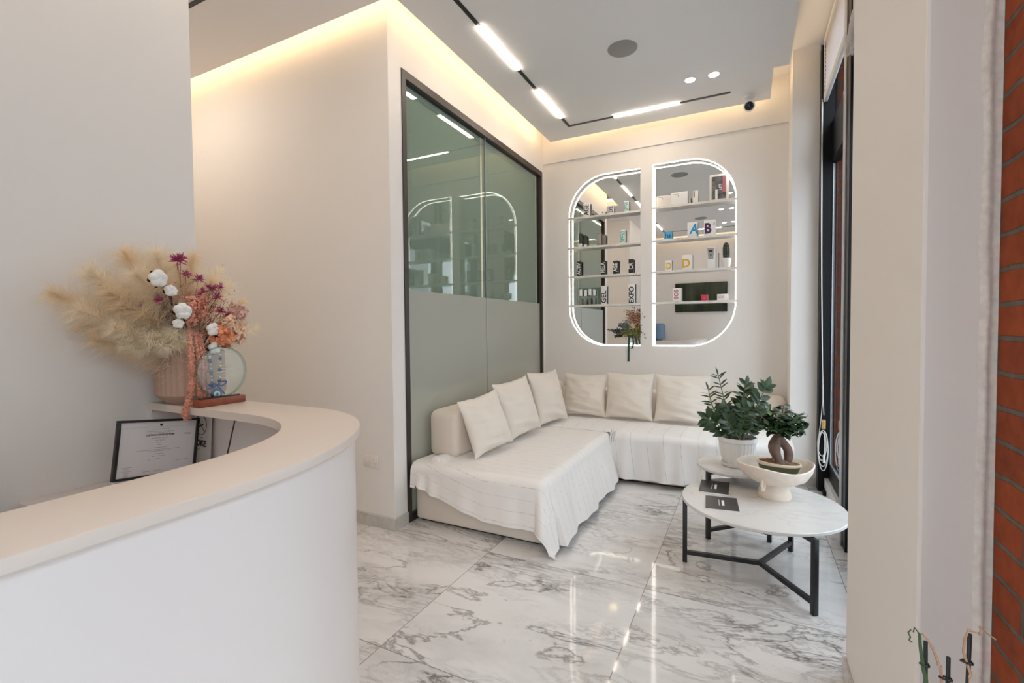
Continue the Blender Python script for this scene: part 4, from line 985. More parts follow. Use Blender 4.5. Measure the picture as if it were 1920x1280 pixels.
def bowl_and_bonsai():
    cx, cy, z0 = 0.130, 2.806, 0.35
    t = thing('pedestal_bowl', (cx, cy, z0), 'cream stoneware pedestal bowl with a small ring handle on the larger table', 'bowl')
    prof = [(0.078, z0+0.0005), (0.080, z0+0.006), (0.074, z0+0.035), (0.064, z0+0.064), (0.066, z0+0.074), (0.105, z0+0.086), (0.148, z0+0.112), (0.170, z0+0.150), (0.176, z0+0.178), (0.171, z0+0.182), (0.164, z0+0.176), (0.156, z0+0.150), (0.135, z0+0.120), (0.08, z0+0.100), (0.0005, z0+0.096)]
    m = MB(); m.lathe(prof, (cx, cy, 0), 72)
    a0 = math.atan2(0.448, 0.894)
    for v in m.v:
        dx, dy = v.x-cx, v.y-cy; r = math.hypot(dx, dy); a = math.atan2(dy, dx)-a0
        h = max(0, (v.z-z0-0.08)/0.10)
        v.z += h*(0.007*math.cos(2*a)+0.005*math.cos(3*a+1.0)-0.002)*(r/0.17)
        k = 1+0.05*h*math.cos(2*a); v.x = cx+dx*k; v.y = cy+dy*k
    m.build('bowl_body', STONE, t, 50)
    hd = Vector((-0.34, -0.94, 0)).normalized()
    hc = Vector((cx, cy, z0))+hd*0.116+Vector((-0.012, 0, 0.006))
    sd = Vector((0.894, 0.448, 0)); P = []
    for k in range(20):
        a = PI*0.5+2*PI*k/20; P.append(hc+hd*(0.018*math.cos(a)+0.012)+Vector((0, 0, 0.088+0.030*math.sin(a)))+sd*0.0)
    MB().tube(P, 0.0075, 10, closed=True).build('ring_handle', STONE, t, 60)
    # bonsai in its own oval dish
    bx, by, zb = 0.150, 2.800, z0+0.107
    b = thing('bonsai', (bx, by, zb), 'bonsai fig with a swollen two-legged trunk in an olive dish inside the bowl', 'bonsai')
    q = MB(); q.lathe([(0.066, zb+0.001), (0.082, zb+0.006), (0.098, zb+0.040), (0.106, zb+0.066), (0.100, zb+0.066)], (bx, by, 0), 56)
    rimm = MB(); rimm.lathe([(0.1065, zb+0.066), (0.112, zb+0.070), (0.112, zb+0.080), (0.104, zb+0.081), (0.100, zb+0.067)], (bx, by, 0), 56)
    for mm in (q, rimm):
        for v in mm.v:
            dx, dy = v.x-bx, v.y-by; u = dx*0.894+dy*0.448; w = -dx*0.448+dy*0.894
            w *= 0.62; v.x = bx+0.894*u-0.448*w; v.y = by+0.448*u+0.894*w; v.z -= 0.10*u*max(0, (v.z-zb)/0.08)
    q.build('dish', OLIVEPOT, b, 50); rimm.build('dish_rim', CREAMRIM, b, 50)
    g = MB(); r2 = random.Random(3)
    g.lathe([(0.099, zb+0.070), (0.07, zb+0.080), (0.0005, zb+0.088)], (bx, by, 0), 40)
    for _ in range(420):
        a = r2.uniform(0, 2*PI); rr = 0.097*math.sqrt(r2.random()); zz = zb+0.070+0.018*(1-rr/0.097)
        s = r2.uniform(0.005, 0.009); M = Matrix.Translation((bx+rr*math.cos(a), by+rr*math.sin(a), zz+0.002)) @ Matrix.Rotation(r2.uniform(0, 3), 4, Vector((r2.random(), r2.random(), r2.random()+0.01)))
        g.box(-s, s, -s*0.6, s*0.6, -s*0.5, s*0.5, M=M)
    for v in g.v:
        dx, dy = v.x-bx, v.y-by; u = dx*0.894+dy*0.448; w = -dx*0.448+dy*0.894
        w *= 0.62; v.x = bx+0.894*u-0.448*w; v.y = by+0.448*u+0.894*w; v.z -= 0.10*u
    o = g.build('bark_chips', GRAVEL, b, 0); o['kind'] = 'stuff'
    R = Vector((0.894, 0.448, 0)); F = Vector((-0.448, 0.894, 0)); C = Vector((bx, by, zb+0.082))
    def W_(x, d, z): return C+R*x+F*d+Vector((0, 0, z))
    tr = MB()
    tr.tube(catmull([W_(-0.004, -0.02, -0.012), W_(-0.022, -0.018, 0.03), W_(-0.032, -0.012, 0.075), W_(-0.020, -0.004, 0.112), W_(-0.004, 0, 0.145)], 6), [0.88*k for k in (0.032, 0.030, 0.028, 0.026, 0.025, 0.025, 0.025, 0.026, 0.027, 0.029, 0.031, 0.032, 0.033, 0.033, 0.033, 0.032, 0.031, 0.029, 0.027, 0.025, 0.023, 0.021, 0.019, 0.017, 0.015)], 18)
    tr.tube(catmull([W_(0.044, 0.0, -0.012), W_(0.052, 0.004, 0.025), W_(0.045, 0.004, 0.065), W_(0.015, 0.002, 0.105), W_(-0.006, 0, 0.135)], 6), [0.85*k for k in (0.016, 0.018, 0.020, 0.022, 0.023, 0.024, 0.025, 0.026, 0.026, 0.026, 0.025, 0.025, 0.025, 0.025, 0.025, 0.025, 0.025, 0.025, 0.025, 0.025, 0.024, 0.023, 0.022, 0.021, 0.02)], 18)
    tr.tube(catmull([W_(-0.02, -0.02, 0.02), W_(0.010, -0.03, 0.006), W_(0.030, -0.035, -0.006)], 5), 0.009, 10)
    tr.sphere(W_(-0.052, -0.012, 0.082), 0.012, 10, 8); tr.sphere(W_(-0.040, -0.015, 0.012), 0.014, 10, 8)
    tr.build('trunk', TRUNK, b, 70)
    r3 = random.Random(11); br = MB(); fo = MB(); fy = MB()
    tips = [(-0.155, 0.02, 0.265), (-0.12, -0.03, 0.225), (-0.10, 0.05, 0.275), (-0.075, -0.05, 0.205), (-0.04, 0.03, 0.285), (-0.035, -0.06, 0.235), (0.0, -0.03, 0.265), (0.012, 0.05, 0.285),
            (0.045, -0.05, 0.225), (0.05, 0.03, 0.300), (0.085, -0.02, 0.25), (0.09, 0.05, 0.265), (0.115, -0.03, 0.215), (0.125, 0.02, 0.245), (0.03, -0.07, 0.195), (-0.01, 0.07, 0.24), (-0.14, -0.01, 0.24), (0.10, -0.06, 0.185), (0.055, -0.06, 0.180), (-0.02, -0.07, 0.185), (0.02, 0.0, 0.225), (-0.06, 0.0, 0.24), (-0.10, -0.04, 0.255), (0.07, 0.0, 0.215)]
    for (x, d, z) in tips:
        z = z*0.97; x = x*1.06-0.014
        P = catmull([W_(-0.005, 0, 0.135), W_(x*0.45, d*0.45, 0.135+(z-0.135)*0.55), W_(x, d, z)], 6)
        br.tube(P, [0.006-0.0042*i/len(P) for i in range(len(P))], 6)
        for q in range(17):
            f = r3.uniform(0.50, 1.0); p = P[min(len(P)-1, int(f*len(P)))]+Vector((r3.uniform(-.018, .018), r3.uniform(-.018, .018), r3.uniform(-.014, .014)))
            a = r3.uniform(0, 2*PI); el = r3.uniform(-0.5, 0.75)
            dr = R*math.cos(a)*math.cos(el)+F*math.sin(a)*math.cos(el)+Vector((0, 0, math.sin(el)))
            nr = Vector((r3.uniform(-.5, .5), r3.uniform(-.6, .2), 1.0))
            tgt = fy if r3.random() < 0.02 else fo
            leaf(tgt, p, dr, nr, r3.uniform(0.034, 0.054), r3.uniform(0.019, 0.027), 0.15, r3.uniform(0.05, 0.35))
    bo = br.build('branches', TRUNK, b)
    fo.build('foliage', LEAFB, bo, 50); fy.build('young_leaves', LEAFL, bo, 50)
bowl_and_bonsai()

def orchid():
    cx, cy = 0.285, 0.955
    t = thing('bare_orchid', (cx, cy, 0), 'leafless potted orchid with dry stems clipped to black stakes beside the brick wall', 'potted plant')
    MB().lathe([(0.062, 0.0005), (0.066, 0.01), (0.088, 0.165), (0.093, 0.17), (0.093, 0.185), (0.086, 0.185), (0.082, 0.165)], (cx, cy, 0), 40).build('pot', POTW, t)
    MB().lathe([(0.083, 0.16), (0.0005, 0.168)], (cx, cy, 0), 30).build('bark', SOIL, t)
    lv = MB()
    for a, L in ((0.4, 0.16), (2.6, 0.15), (4.2, 0.13)): leaf(lv, (cx, cy, 0.17), (math.cos(a), math.sin(a), 0.75), (-math.cos(a), -math.sin(a), 1), L, 0.05, 0.25, 0.5, 8)
    lv.build('leaves', LEAFZ, t, 60)
    def clip(m, p, q):
        p = Vector(p); q = Vector(q)
        for c, r in ((p, 0.0042), (q, 0.0042)): m.tube([c+Vector((r*math.cos(2*PI*k/12), r*math.sin(2*PI*k/12), 0.001*math.sin(k))) for k in range(12)], 0.0014, 6, closed=True)
        m.tube([p, q], 0.0022, 6)
    stk = [(0.256, 0.95, 0.745), (0.284, 0.95, 0.728), (0.3085, 0.95, 0.772)]
    for x, y, z in stk: MB().tube([(cx+(x-cx)*0.7, cy, 0.16), (x, y, z)], 0.0029, 8).build('stake', BLACK, t)
    g = [(cx-0.012, cy-0.005, 0.17), (0.262, 0.95, 0.45), (0.258, 0.949, 0.66), (0.2535, 0.948, 0.700), (0.249, 0.947, 0.735), (0.2472, 0.946, 0.757)]
    MB().tube(catmull(g, 6), [0.0036-0.0016*i/30 for i in range(31)], 8).build('green_stem', OSTEM, t)
    k = [(0.2485, 0.946, 0.755), (0.2405, 0.945, 0.766), (0.239, 0.944, 0.758), (0.236, 0.944, 0.762), (0.2325, 0.944, 0.756), (0.2355, 0.944, 0.750), (0.234, 0.944, 0.744), (0.238, 0.944, 0.742)]
    MB().tube(k, 0.0012, 6).build('curled_tip', OSTEM, t)
    d1 = [(cx, cy, 0.17), (0.279, 0.952, 0.5), (0.2765, 0.951, 0.688), (0.2725, 0.95, 0.712), (0.264, 0.949, 0.738), (0.255, 0.948, 0.753), (0.2505, 0.947, 0.758)]
    MB().tube(catmull(d1, 6), [0.0026-0.0014*i/36 for i in range(37)], 8).build('dry_stem', OSTEMD, t)
    d2 = [(cx+0.012, cy, 0.17), (0.302, 0.953, 0.5), (0.3045, 0.952, 0.66), (0.3095, 0.949, 0.712), (0.3015, 0.949, 0.742), (0.3025, 0.949, 0.762), (0.3065, 0.949, 0.778), (0.3195, 0.949, 0.776), (0.3205, 0.949, 0.786), (0.327, 0.949, 0.780), (0.338, 0.95, 0.772)]
    MB().tube(d2, [0.0024, 0.0024, 0.0024, 0.0022, 0.002, 0.0018, 0.0016, 0.0012, 0.0012, 0.0011, 0.0009], 8).build('dry_stem', OSTEMD, t)
    nd = MB()
    for p in (d2[3], d2[5], d2[6], d2[7], d2[8], (0.264, 0.949, 0.738), (0.2725, 0.95, 0.712), (0.2535, 0.948, 0.7)): nd.sphere(p, 0.0024, 8, 6)
    nd.build('stem_nodes', OSTEMD, t)
    for (x, y, z), px in (((0.2567, 0.95, 0.707), 0.2530), ((0.2845, 0.95, 0.693), 0.2775), ((0.3083, 0.95, 0.727), 0.3025)):
        m = MB(); clip(m, (x, y, z), (px, y-0.001, z+0.001)); m.build('clip', BLACK, t)
orchid()

# ------------------------------------------------------------------ reception counter
def offset_path(pts, d):
    out = []
    for i, p in enumerate(pts):
        a = Vector(pts[max(i-1, 0)]); b = Vector(pts[min(i+1, len(pts)-1)]); t = (b-a).normalized(); n = Vector((t.y, -t.x)); out.append((p[0]+n.x*d, p[1]+n.y*d))
    return out
def counter():
    # outer edge from behind the camera, round the corner, to the wall
    P = [(-0.735, -0.95), (-0.735, -0.3), (-0.735, 0.2), (-0.735, 0.42)]
    cx, cy, rx, ry = -1.245, 0.42, 0.51, 0.642
    for k in range(1, 31):
        a = PI/2*k/30; e = 0.94
        P.append((cx+rx*math.cos(a)**e, cy+ry*math.sin(a)**e))
    P += [(-1.5, 1.062), (-1.859, 1.062)]
    Q = [(-0.922, -0.95), (-0.922, -0.3), (-0.922, 0.2), (-0.922, 0.40)]
    cx, cy, rx, ry = -1.36, 0.40, 0.438, 0.488
    for k in range(1, 31):
        a = PI/2*k/30; e = 0.80
        Q.append((cx+rx*math.cos(a)**e, cy+ry*math.sin(a)**e))
    Q += [(-1.6, 0.890), (-1.859, 0.890)]
    def slab(out, inn, z0, z1, bev=0.0):
        m = MB(); n = len(out)
        rows = []
        prof = [(0.0, z0), (0.0, z1)] if not bev else [(bev, z0), (0.0, z0+bev), (0.0, z1-bev), (bev*0.3, z1-bev*0.3), (bev, z1)]
        vs = []
        for (d, z) in prof: vs.append([(x, y, z) for x, y in offset_path(out, -d)] if d else [(x, y, z) for x, y in out])
        iv = [[(x, y, z) for x, y in inn] for z in (z1, z0)]
        ring = vs+iv; k = len(ring); flat = [p for r in ring for p in r]
        fs = []
        for r in range(k):
            r2 = (r+1) % k
            for i in range(n-1): fs.append((r*n+i, r*n+i+1, r2*n+i+1, r2*n+i))
        fs.append(tuple(r*n for r in range(k))); fs.append(tuple(r*n+n-1 for r in range(k))[::-1])
        m.add(flat, fs); return m
    t = thing('reception_counter', (-1.2, 0.3, 0), 'white curved reception counter against the left wall', 'reception counter')
    slab(P, Q, 0.976, 1.0, 0.005).build('counter_top', LACQT, t, 35)
    PO = offset_path(P, -0.014); PI_ = offset_path(P, -0.055)
    PO[-1] = (-1.859, 1.048); PI_[-1] = (-1.859, 1.007)
    slab(PO, PI_, 0.06, 0.976).build('front_panel', LACQ, t, 35)
    slab(offset_path(P, -0.04), offset_path(P, -0.05), 0.0, 0.06).build('toe_kick', GREYCARD, t, 35)
    MB().box(-1.859, -1.845, 0.892, 1.006, 0.764, 0.976).build('end_cleat', LACQ, t, 0)
    MB().box(-1.859, -1.30, 0.555, 0.998, 0.735, 0.763, bev=0.002).box(-1.30, -0.82, -0.9, 0.52, 0.735, 0.763, bev=0.002).build('desk_top', LACQ, t)
    MB().box(-1.80, -1.76, 0.60, 0.98, 0.0, 0.735).build('desk_support', LACQ, t, 0)
counter()

# ------------------------------------------------------------------ on the counter: vase, bouquet, charm, trophy
VX, VY = -1.752, 0.972
def vase():
    z = 1.0003
    t = thing('flower_vase', (VX, VY, z), 'pinkish beige fluted vase against the wall on the reception counter', 'vase')
    prof = [(0.070, z), (0.074, z+0.003), (0.103, z+0.030), (0.105, z+0.036), (0.103, z+0.175), (0.098, z+0.178), (0.097, z+0.165), (0.08, z+0.04)]
    MB().lathe(prof, (VX, VY, 0), 180, rf=lambda a, i, r: r*(1-0.035*abs(math.sin(18*a))**0.7) if 3 <= i <= 5 else r).build('vase_body', VASEM, t, 25)
vase()
def strand_plume(m, path, n, L, w, rr, droop=0.35, spread=0.9, seg=3, start=0.12, back=0.0):
    """feathery plume: many fine hairs leaving a stem"""
    N0 = len(path)
    for _ in range(n):
        f = start+(1-start)*rr.random()**0.8; i = min(N0-2, int(f*(N0-1))); p = path[i].lerp(path[i+1], rr.random()); tg = (path[i+1]-path[i]).normalized()
        q = Vector((rr.gauss(0, 1), rr.gauss(0, 1), rr.gauss(0, 1))); q = (q-tg*q.dot(tg)).normalized()
        d = (tg*rr.uniform(0.35, 1.0)+q*spread*rr.uniform(0.4, 1.0)).normalized()
        l = L*rr.uniform(0.5, 1.1)*(0.55+0.75*math.sin(PI*min(1, f*0.9+0.1))); s = d.cross(Vector((rr.gauss(0, 1), rr.gauss(0, 1), rr.gauss(0, 1)))).normalized()*w
        vs = []; fs = []; c = p.copy(); dd = d.copy()
        for k in range(seg+1):
            ww = s*(1-k/(seg+0.3)); vs += [c-ww, c+ww]
            c = c+dd*(l/seg); dd = (dd+Vector((rr.gauss(0, .12), rr.gauss(0, .12), -droop/seg+rr.gauss(0, .1)))).normalized()
        for k in range(seg): a = 2*k; fs.append((a, a+1, a+3, a+2))
        for v in vs:
            if v.x < -1.853: v.x = -1.853+0.001*rr.random()
        m.add(vs, fs)
def bouquet():
    rr = random.Random(5)
    t = thing('dried_bouquet', (VX, VY, 1.04), 'dried pampas bouquet with cotton, fuchsia and peach flowers in the beige vase', 'bouquet')
    B = Vector((VX, VY, 1.05))
    def path(tip, mid=None, base=None):
        b = base or B+Vector((rr.uniform(-.03, .03), rr.uniform(-.03, .03), 0)); tip = Vector(tip)
        mid = Vector(mid) if mid else Vector((b.x+(tip.x-b.x)*0.42, b.y+(tip.y-b.y)*0.38, b.z+(tip.z-b.z)*0.62))
        return catmull([b, mid, tip], 10)
    plumes = [((-1.79, 0.62, 1.36), 620, 0.080, PAMPAS), ((-1.77, 0.70, 1.43), 620, 0.085, PAMPASL), ((-1.79, 0.80, 1.50), 620, 0.080, PAMPAS), ((-1.74, 0.865, 1.505), 560, 0.080, PAMPASL),
              ((-1.74, 0.985, 1.515), 480, 0.062, PAMPAS), ((-1.72, 1.10, 1.42), 260, 0.060, PAMPASL), ((-1.72, 1.20, 1.26), 200, 0.055, PAMPASL), ((-1.80, 0.69, 1.27), 620, 0.080, PAMPAS), ((-1.72, 0.755, 1.33), 560, 0.080, PAMPAS),
              ((-1.70, 0.86, 1.41), 480, 0.072, PAMPAS), ((-1.76, 0.755, 1.225), 420, 0.070, PAMPAS), ((-1.71, 0.94, 1.43), 360, 0.06, PAMPAS),
              ((-1.74, 0.66, 1.31), 620, 0.085, PAMPASL), ((-1.73, 0.73, 1.37), 620, 0.085, PAMPAS), ((-1.71, 0.79, 1.43), 560, 0.080, PAMPASL), ((-1.75, 0.70, 1.225), 520, 0.075, PAMPAS), ((-1.69, 0.72, 1.26), 520, 0.075, PAMPASL),
              ((-1.69, 0.80, 1.31), 480, 0.070, PAMPAS), ((-1.76, 0.93, 1.50), 420, 0.070, PAMPASL), ((-1.72, 1.06, 1.47), 300, 0.058, PAMPASL), ((-1.70, 1.14, 1.36), 240, 0.055, PAMPAS), ((-1.71, 1.03, 1.43), 300, 0.060, PAMPAS)]
    for tip, n, L, m_ in plumes:
        m = MB(); p = path(tip); m.tube(p, 0.0016, 5)
        strand_plume(m, p, int(n*1.9), L*1.15, 0.0009, rr, start=0.22, spread=1.15)
        m.build('pampas_plume', m_, t, 0)
    for k, (tip, L) in enumerate((((-1.665, 0.80, 1.225), 0.050), ((-1.655, 0.835, 1.20), 0.050), ((-1.655, 0.885, 1.215), 0.050), ((-1.70, 0.745, 1.205), 0.042), ((-1.655, 0.925, 1.195), 0.04), ((-1.69, 0.775, 1.19), 0.045), ((-1.655, 0.86, 1.24), 0.045))):
        m = MB(); p = path(tip, mid=Vector((VX+0.05, VY-0.06, 1.21)), base=B+Vector((0.02, -0.02, 0.08))); m.tube(p, 0.0015, 5)
        strand_plume(m, p, 620, L*1.15, 0.0010, rr, start=0.55, spread=1.3, droop=0.5)
        m.build('bunny_tail', BUNNY, t, 0)
    for tip in ((-1.70, 0.80, 1.335), (-1.70, 0.845, 1.36), (-1.69, 0.865, 1.30)):
        m = MB(); p = path(tip); m.tube(p, 0.0014, 5); strand_plume(m, p, 320, 0.034, 0.0009, rr, start=0.62, spread=1.0)
        m.build('dusty_plume', LILAC, t, 0)
    # cotton
    def cotton(c, r, st=None):
        c = Vector(c); 
        if st: p = path(c, base=Vector(st) if not isinstance(st, bool) else None); s_ = MB().tube(p, 0.0028, 6).build('cotton_twig', HUSK, t)
        else: s_ = t
        h = MB(); m = MB()
        for k in range(5):
            a = 2*PI*k/5+0.3; d = Vector((0.35, math.cos(a), math.sin(a)))*0.55
            m.sphere(c+d*r*0.95+Vector((0.2*r, 0, 0)), r*0.62, 12, 9)
            leaf(h, c-Vector((0.5*r, 0, 0)), Vector((0.1, math.cos(a+.6), math.sin(a+.6))), Vector((-1, 0, 0)), r*1.25, r*0.7, 0.2, 0.3)
        m.sphere(c+Vector((0.3*r, 0, 0)), r*0.6, 12, 8)
        for v in m.v: v += Vector((noise.noise(v*70), noise.noise(v*70+Vector((5, 0, 0))), noise.noise(v*70+Vector((0, 9, 0)))))*0.0035
        o = m.build('cotton_boll', COTTON, t if s_ is t else s_, 80); h.build('husk', HUSK, t if s_ is t else s_, 0)
    br = (-1.67, 0.875, 1.33)
    cotton((-1.655, 0.825, 1.412), 0.024, br); cotton((-1.66, 0.862, 1.378), 0.017, br); cotton((-1.64, 0.885, 1.312), 0.024, True); cotton((-1.635, 0.978, 1.253), 0.020, True); cotton((-1.64, 0.985, 1.188), 0.019, True); cotton((-1.645, 0.875, 1.272), 0.015, True)
    # fuchsia starry flowers
    def star(c, r):
        c = Vector(c); m = MB(); 
        for _ in range(34):
            d = Vector((rr.uniform(-0.2, 0.9), rr.gauss(0, .75), rr.gauss(0.45, .6))).normalized()
            leaf(m, c, d, Vector((1, 0.1, 0.2)), r*rr.uniform(0.6, 1.1), r*0.14, 0.3, 0.15, 3)
        p = path(c); s_ = MB().tube(p, 0.0012, 5).build('flower_stem', OSTEMD, t)
        m.build('fuchsia_flower', FUCHSIA, s_, 0)
    for c, r in (((-1.69, 0.905, 1.478), .030), ((-1.69, 0.915, 1.488), .024), ((-1.69, 0.930, 1.437), .022), ((-1.69, 0.970, 1.425), .024), ((-1.69, 1.010, 1.392), .026), ((-1.69, 1.042, 1.402), .020), ((-1.69, 1.030, 1.366), .022), ((-1.68, 0.975, 1.378), .022), ((-1.68, 1.035, 1.315), .024), ((-1.68, 1.060, 1.300), .022), ((-1.68, 1.090, 1.255), .026), ((-1.68, 1.098, 1.232), .022), ((-1.67, 0.835, 1.345), .018), ((-1.66, 1.0, 1.225), .018)): star(c, r)
    def cluster(name, c, r, n, s, mat_, sc=(1, 1, 1)):
        c = Vector(c); m = MB()
        for _ in range(n):
            d = Vector((rr.gauss(0.35, 1), rr.gauss(0, 1), rr.gauss(0, 1))).normalized(); rad = r*rr.uniform(0.62, 1.12)
            p = c+Vector((d.x*rad*sc[0], d.y*rad*sc[1], d.z*rad*sc[2])); tl = (d+Vector((rr.gauss(0, .45), rr.gauss(0, .45), rr.gauss(0, .45)))).normalized()
            u = tl.cross(Vector((0.2, 0.3, 1))).normalized(); w = tl.cross(u); a0 = rr.random()*3
            for k in range(4):
                a = PI/2*k+a0
                leaf(m, p, (u*math.cos(a)+w*math.sin(a))+tl*0.5, tl, s*rr.uniform(.7, 1.2), s*0.75, 0.2, 0.2, 2)
        p = path(c); s_ = MB().tube(p, 0.0015, 5).build('flower_stem', OSTEMD, t)
        m.build(name, mat_, s_, 0)
    cluster('peach_hydrangea', (-1.655, 1.050, 1.245), 0.052, 210, 0.013, PEACH); cluster('orange_hydrangea', (-1.635, 1.010, 1.228), 0.038, 120, 0.012, ORANGE)
    cluster('pale_pink_pompom', (-1.68, 1.10, 1.318), 0.026, 70, 0.013, pmat('pale_pink_petals', (0.72, 0.46, 0.38), 0.8))
    cluster('coral_cluster', (-1.65, 0.922, 1.315), 0.026, 150, 0.008, CORAL, (0.8, 0.8, 1.9)); cluster('coral_cluster', (-1.65, 0.955, 1.33), 0.020, 80, 0.008, CORAL, (0.8, 0.8, 1.8))
    bb = MB()
    for _ in range(330):
        c = Vector((-1.655+rr.uniform(-.02, .02), 0.965+rr.gauss(0, .048), 1.315+rr.gauss(0, .042))); bb.sphere(c, rr.uniform(0.0016, 0.003), 6, 4)
    o = bb.build('pink_filler_berries', PINKB, t, 60); o['kind'] = 'stuff'
    tw = MB()
    for _ in range(60):
        c = Vector((-1.655+rr.uniform(-.02, .02), 0.975+rr.gauss(0, .05), 1.33+rr.gauss(0, .045))); tw.tube([c, c+Vector((-.01, -rr.uniform(0, .03), -rr.uniform(.02, .05)))], 0.0007, 4)
    tw.build('filler_twigs', HUSK, t)
    # trailing amaranth tassels
    for P_, r in (([(-1.66, 0.918, 1.25), (-1.625, 0.902, 1.17), (-1.628, 0.905, 1.09), (-1.625, 0.892, 1.02), (-1.620, 0.876, 0.985), (-1.622, 0.884, 0.965)], 0.0095), ([(-1.66, 0.935, 1.24), (-1.628, 0.928, 1.16), (-1.630, 0.925, 1.08), (-1.63, 0.930, 1.03)], 0.007), ([(-1.66, 0.945, 1.24), (-1.625, 0.940, 1.15), (-1.63, 0.943, 1.07), (-1.63, 0.945, 1.008)], 0.0045), ([(-1.66, 0.955, 1.24), (-1.628, 0.952, 1.14), (-1.63, 0.960, 1.06), (-1.63, 0.965, 1.008)], 0.003)):
        pp = catmull(P_, 14); m = MB(); m.tube(pp, r*0.55, 6)
        for p in pp:
            for _ in range(int(7+r*900)):
                d = Vector((rr.gauss(0, 1), rr.gauss(0, 1), rr.gauss(0, 1))).normalized(); m.sphere(p+d*r*rr.uniform(.6, 1.1), rr.uniform(.0014, .0028), 5, 4)
        m.build('amaranth_tassel', CORAL, t, 60)
bouquet()
def charm():
    t = thing('evil_eye_charm', (-1.605, 0.966, 1.02), 'blue evil eye bead charm with a blue bow hanging from the bouquet', 'charm')
    m = MB(); s = MB()
    for k, (ya, za, yb, zb) in enumerate(((0.955, 1.16, 0.960, 1.055), (0.990, 1.165, 0.985, 1.065))):
        for q in range(9):
            f = q/8; c = (-1.612, ya+(yb-ya)*f, za+(zb-za)*f)
            (m if q % 3 == 1 else s).sphere(c, 0.0062 if q % 3 == 1 else 0.0042, 10, 8)
    m.build('blue_beads', BLUEBEAD, t, 80); s.build('silver_beads', SILVER, t, 80)
    c = Vector((-1.603, 0.968, 1.034)); X = Matrix.Rotation(PI/2, 4, 'Y')
    MB().lathe([(0.001, -0.004), (0.018, -0.003), (0.0195, 0.0), (0.018, 0.003), (0.001, 0.004)], c, 28, M=X).build('eye_disc', BLUEBEAD, t)
    MB().lathe([(0.001, 0.0042), (0.011, 0.0040), (0.011, 0.0034)], c, 22, M=X).build('eye_white', CARD, t)
    MB().lathe([(0.001, 0.0052), (0.007, 0.0050), (0.007, 0.0040)], c, 18, M=X).build('eye_iris', LBLUE, t)
    MB().lathe([(0.001, 0.0062), (0.0034, 0.0060), (0.0034, 0.0050)], c, 14, M=X).build('eye_pupil', INK, t)
    rb = MB()
    for P_ in ([(0, 0), (-0.014, 0.008), (-0.028, 0.004), (-0.014, -0.003), (0, 0)], [(0, 0), (0.014, 0.011), (0.032, 0.009), (0.018, -0.002), (0, 0)], [(0, 0), (0.012, -0.016), (0.024, -0.032)], [(0, 0), (-0.012, -0.004), (-0.03, -0.010)]):
        pts = catmull([(-1.604, 0.972+a, 1.063+b) for a, b in P_], 5)
        for i in range(len(pts)-1):
            a, b = pts[i], pts[i+1]; rb.add([a+Vector((-.003, 0, .0)), a+Vector((.003, 0, .003)), b+Vector((.003, 0, .003)), b+Vector((-.003, 0, 0))], [(0, 1, 2, 3)])
            rb.tube([a, b], 0.0026, 5)
    rb.build('bow', BLUERIB, t, 50)
charm()
def trophy():
    y0, y1 = 0.889, 1.047; x0, x1 = -1.600, -1.566; z = 1.0003
    t = thing('glass_trophy', (-1.583, 0.968, z), 'round glass trophy on a red wooden base on the reception counter', 'trophy')
    b = MB().box(x0, x1, y0, y1, z, z+0.024, bev=0.002).build('wood_base', REDWOOD, t)
    MB().box(x0+0.006, x1-0.010, y0+0.014, y1-0.014, z+0.0242, z+0.0275).build('black_slot', BLACK, t, 0)
    c = Vector((-1.586, 0.978, z+0.0275+0.082)); X = Matrix.Rotation(PI/2, 4, 'Y')
    m = MB(); n = 96; vs = []; fs = []
    def disc(r, q): return [c+Vector((q, r*math.cos(a), max(-0.0815, r*math.sin(a)))) for a in [2*PI*k/n for k in range(n)]]
    A = disc(0.0805, 0.007); Bq = disc(0.0805, -0.007)
    MB().add(A+Bq, [tuple(range(n)), tuple(range(2*n-1, n-1, -1))]).build('glass_disc', TGLASS, t, 0)
    r1 = disc(0.0810, 0.0072); r2 = disc(0.0850, 0.0045); r3 = disc(0.0850, -0.0045); r4 = disc(0.0810, -0.0072)
    q = MB(); q.add(r1+r2+r3+r4, [(i*n+k, i*n+(k+1) % n, (i+1)*n+(k+1) % n, (i+1)*n+k) for i in range(3) for k in range(n)])
    q.build('bevelled_rim', TEDGE, t, 60)
    e = MB()
    for dz, w in ((0.022, 0.030), (0.010, 0.05), (0.0, 0.06), (-0.010, 0.055), (-0.020, 0.05)): e.box(c.x+0.0072, c.x+0.0075, c.y-w/2+0.01, c.y+w/2+0.01, c.z+dz-0.0009, c.z+dz+0.0009)
    e.build('etched_lines', pmat('etched_white', (0.62, 0.58, 0.53), 0.6), t, 0)
trophy()

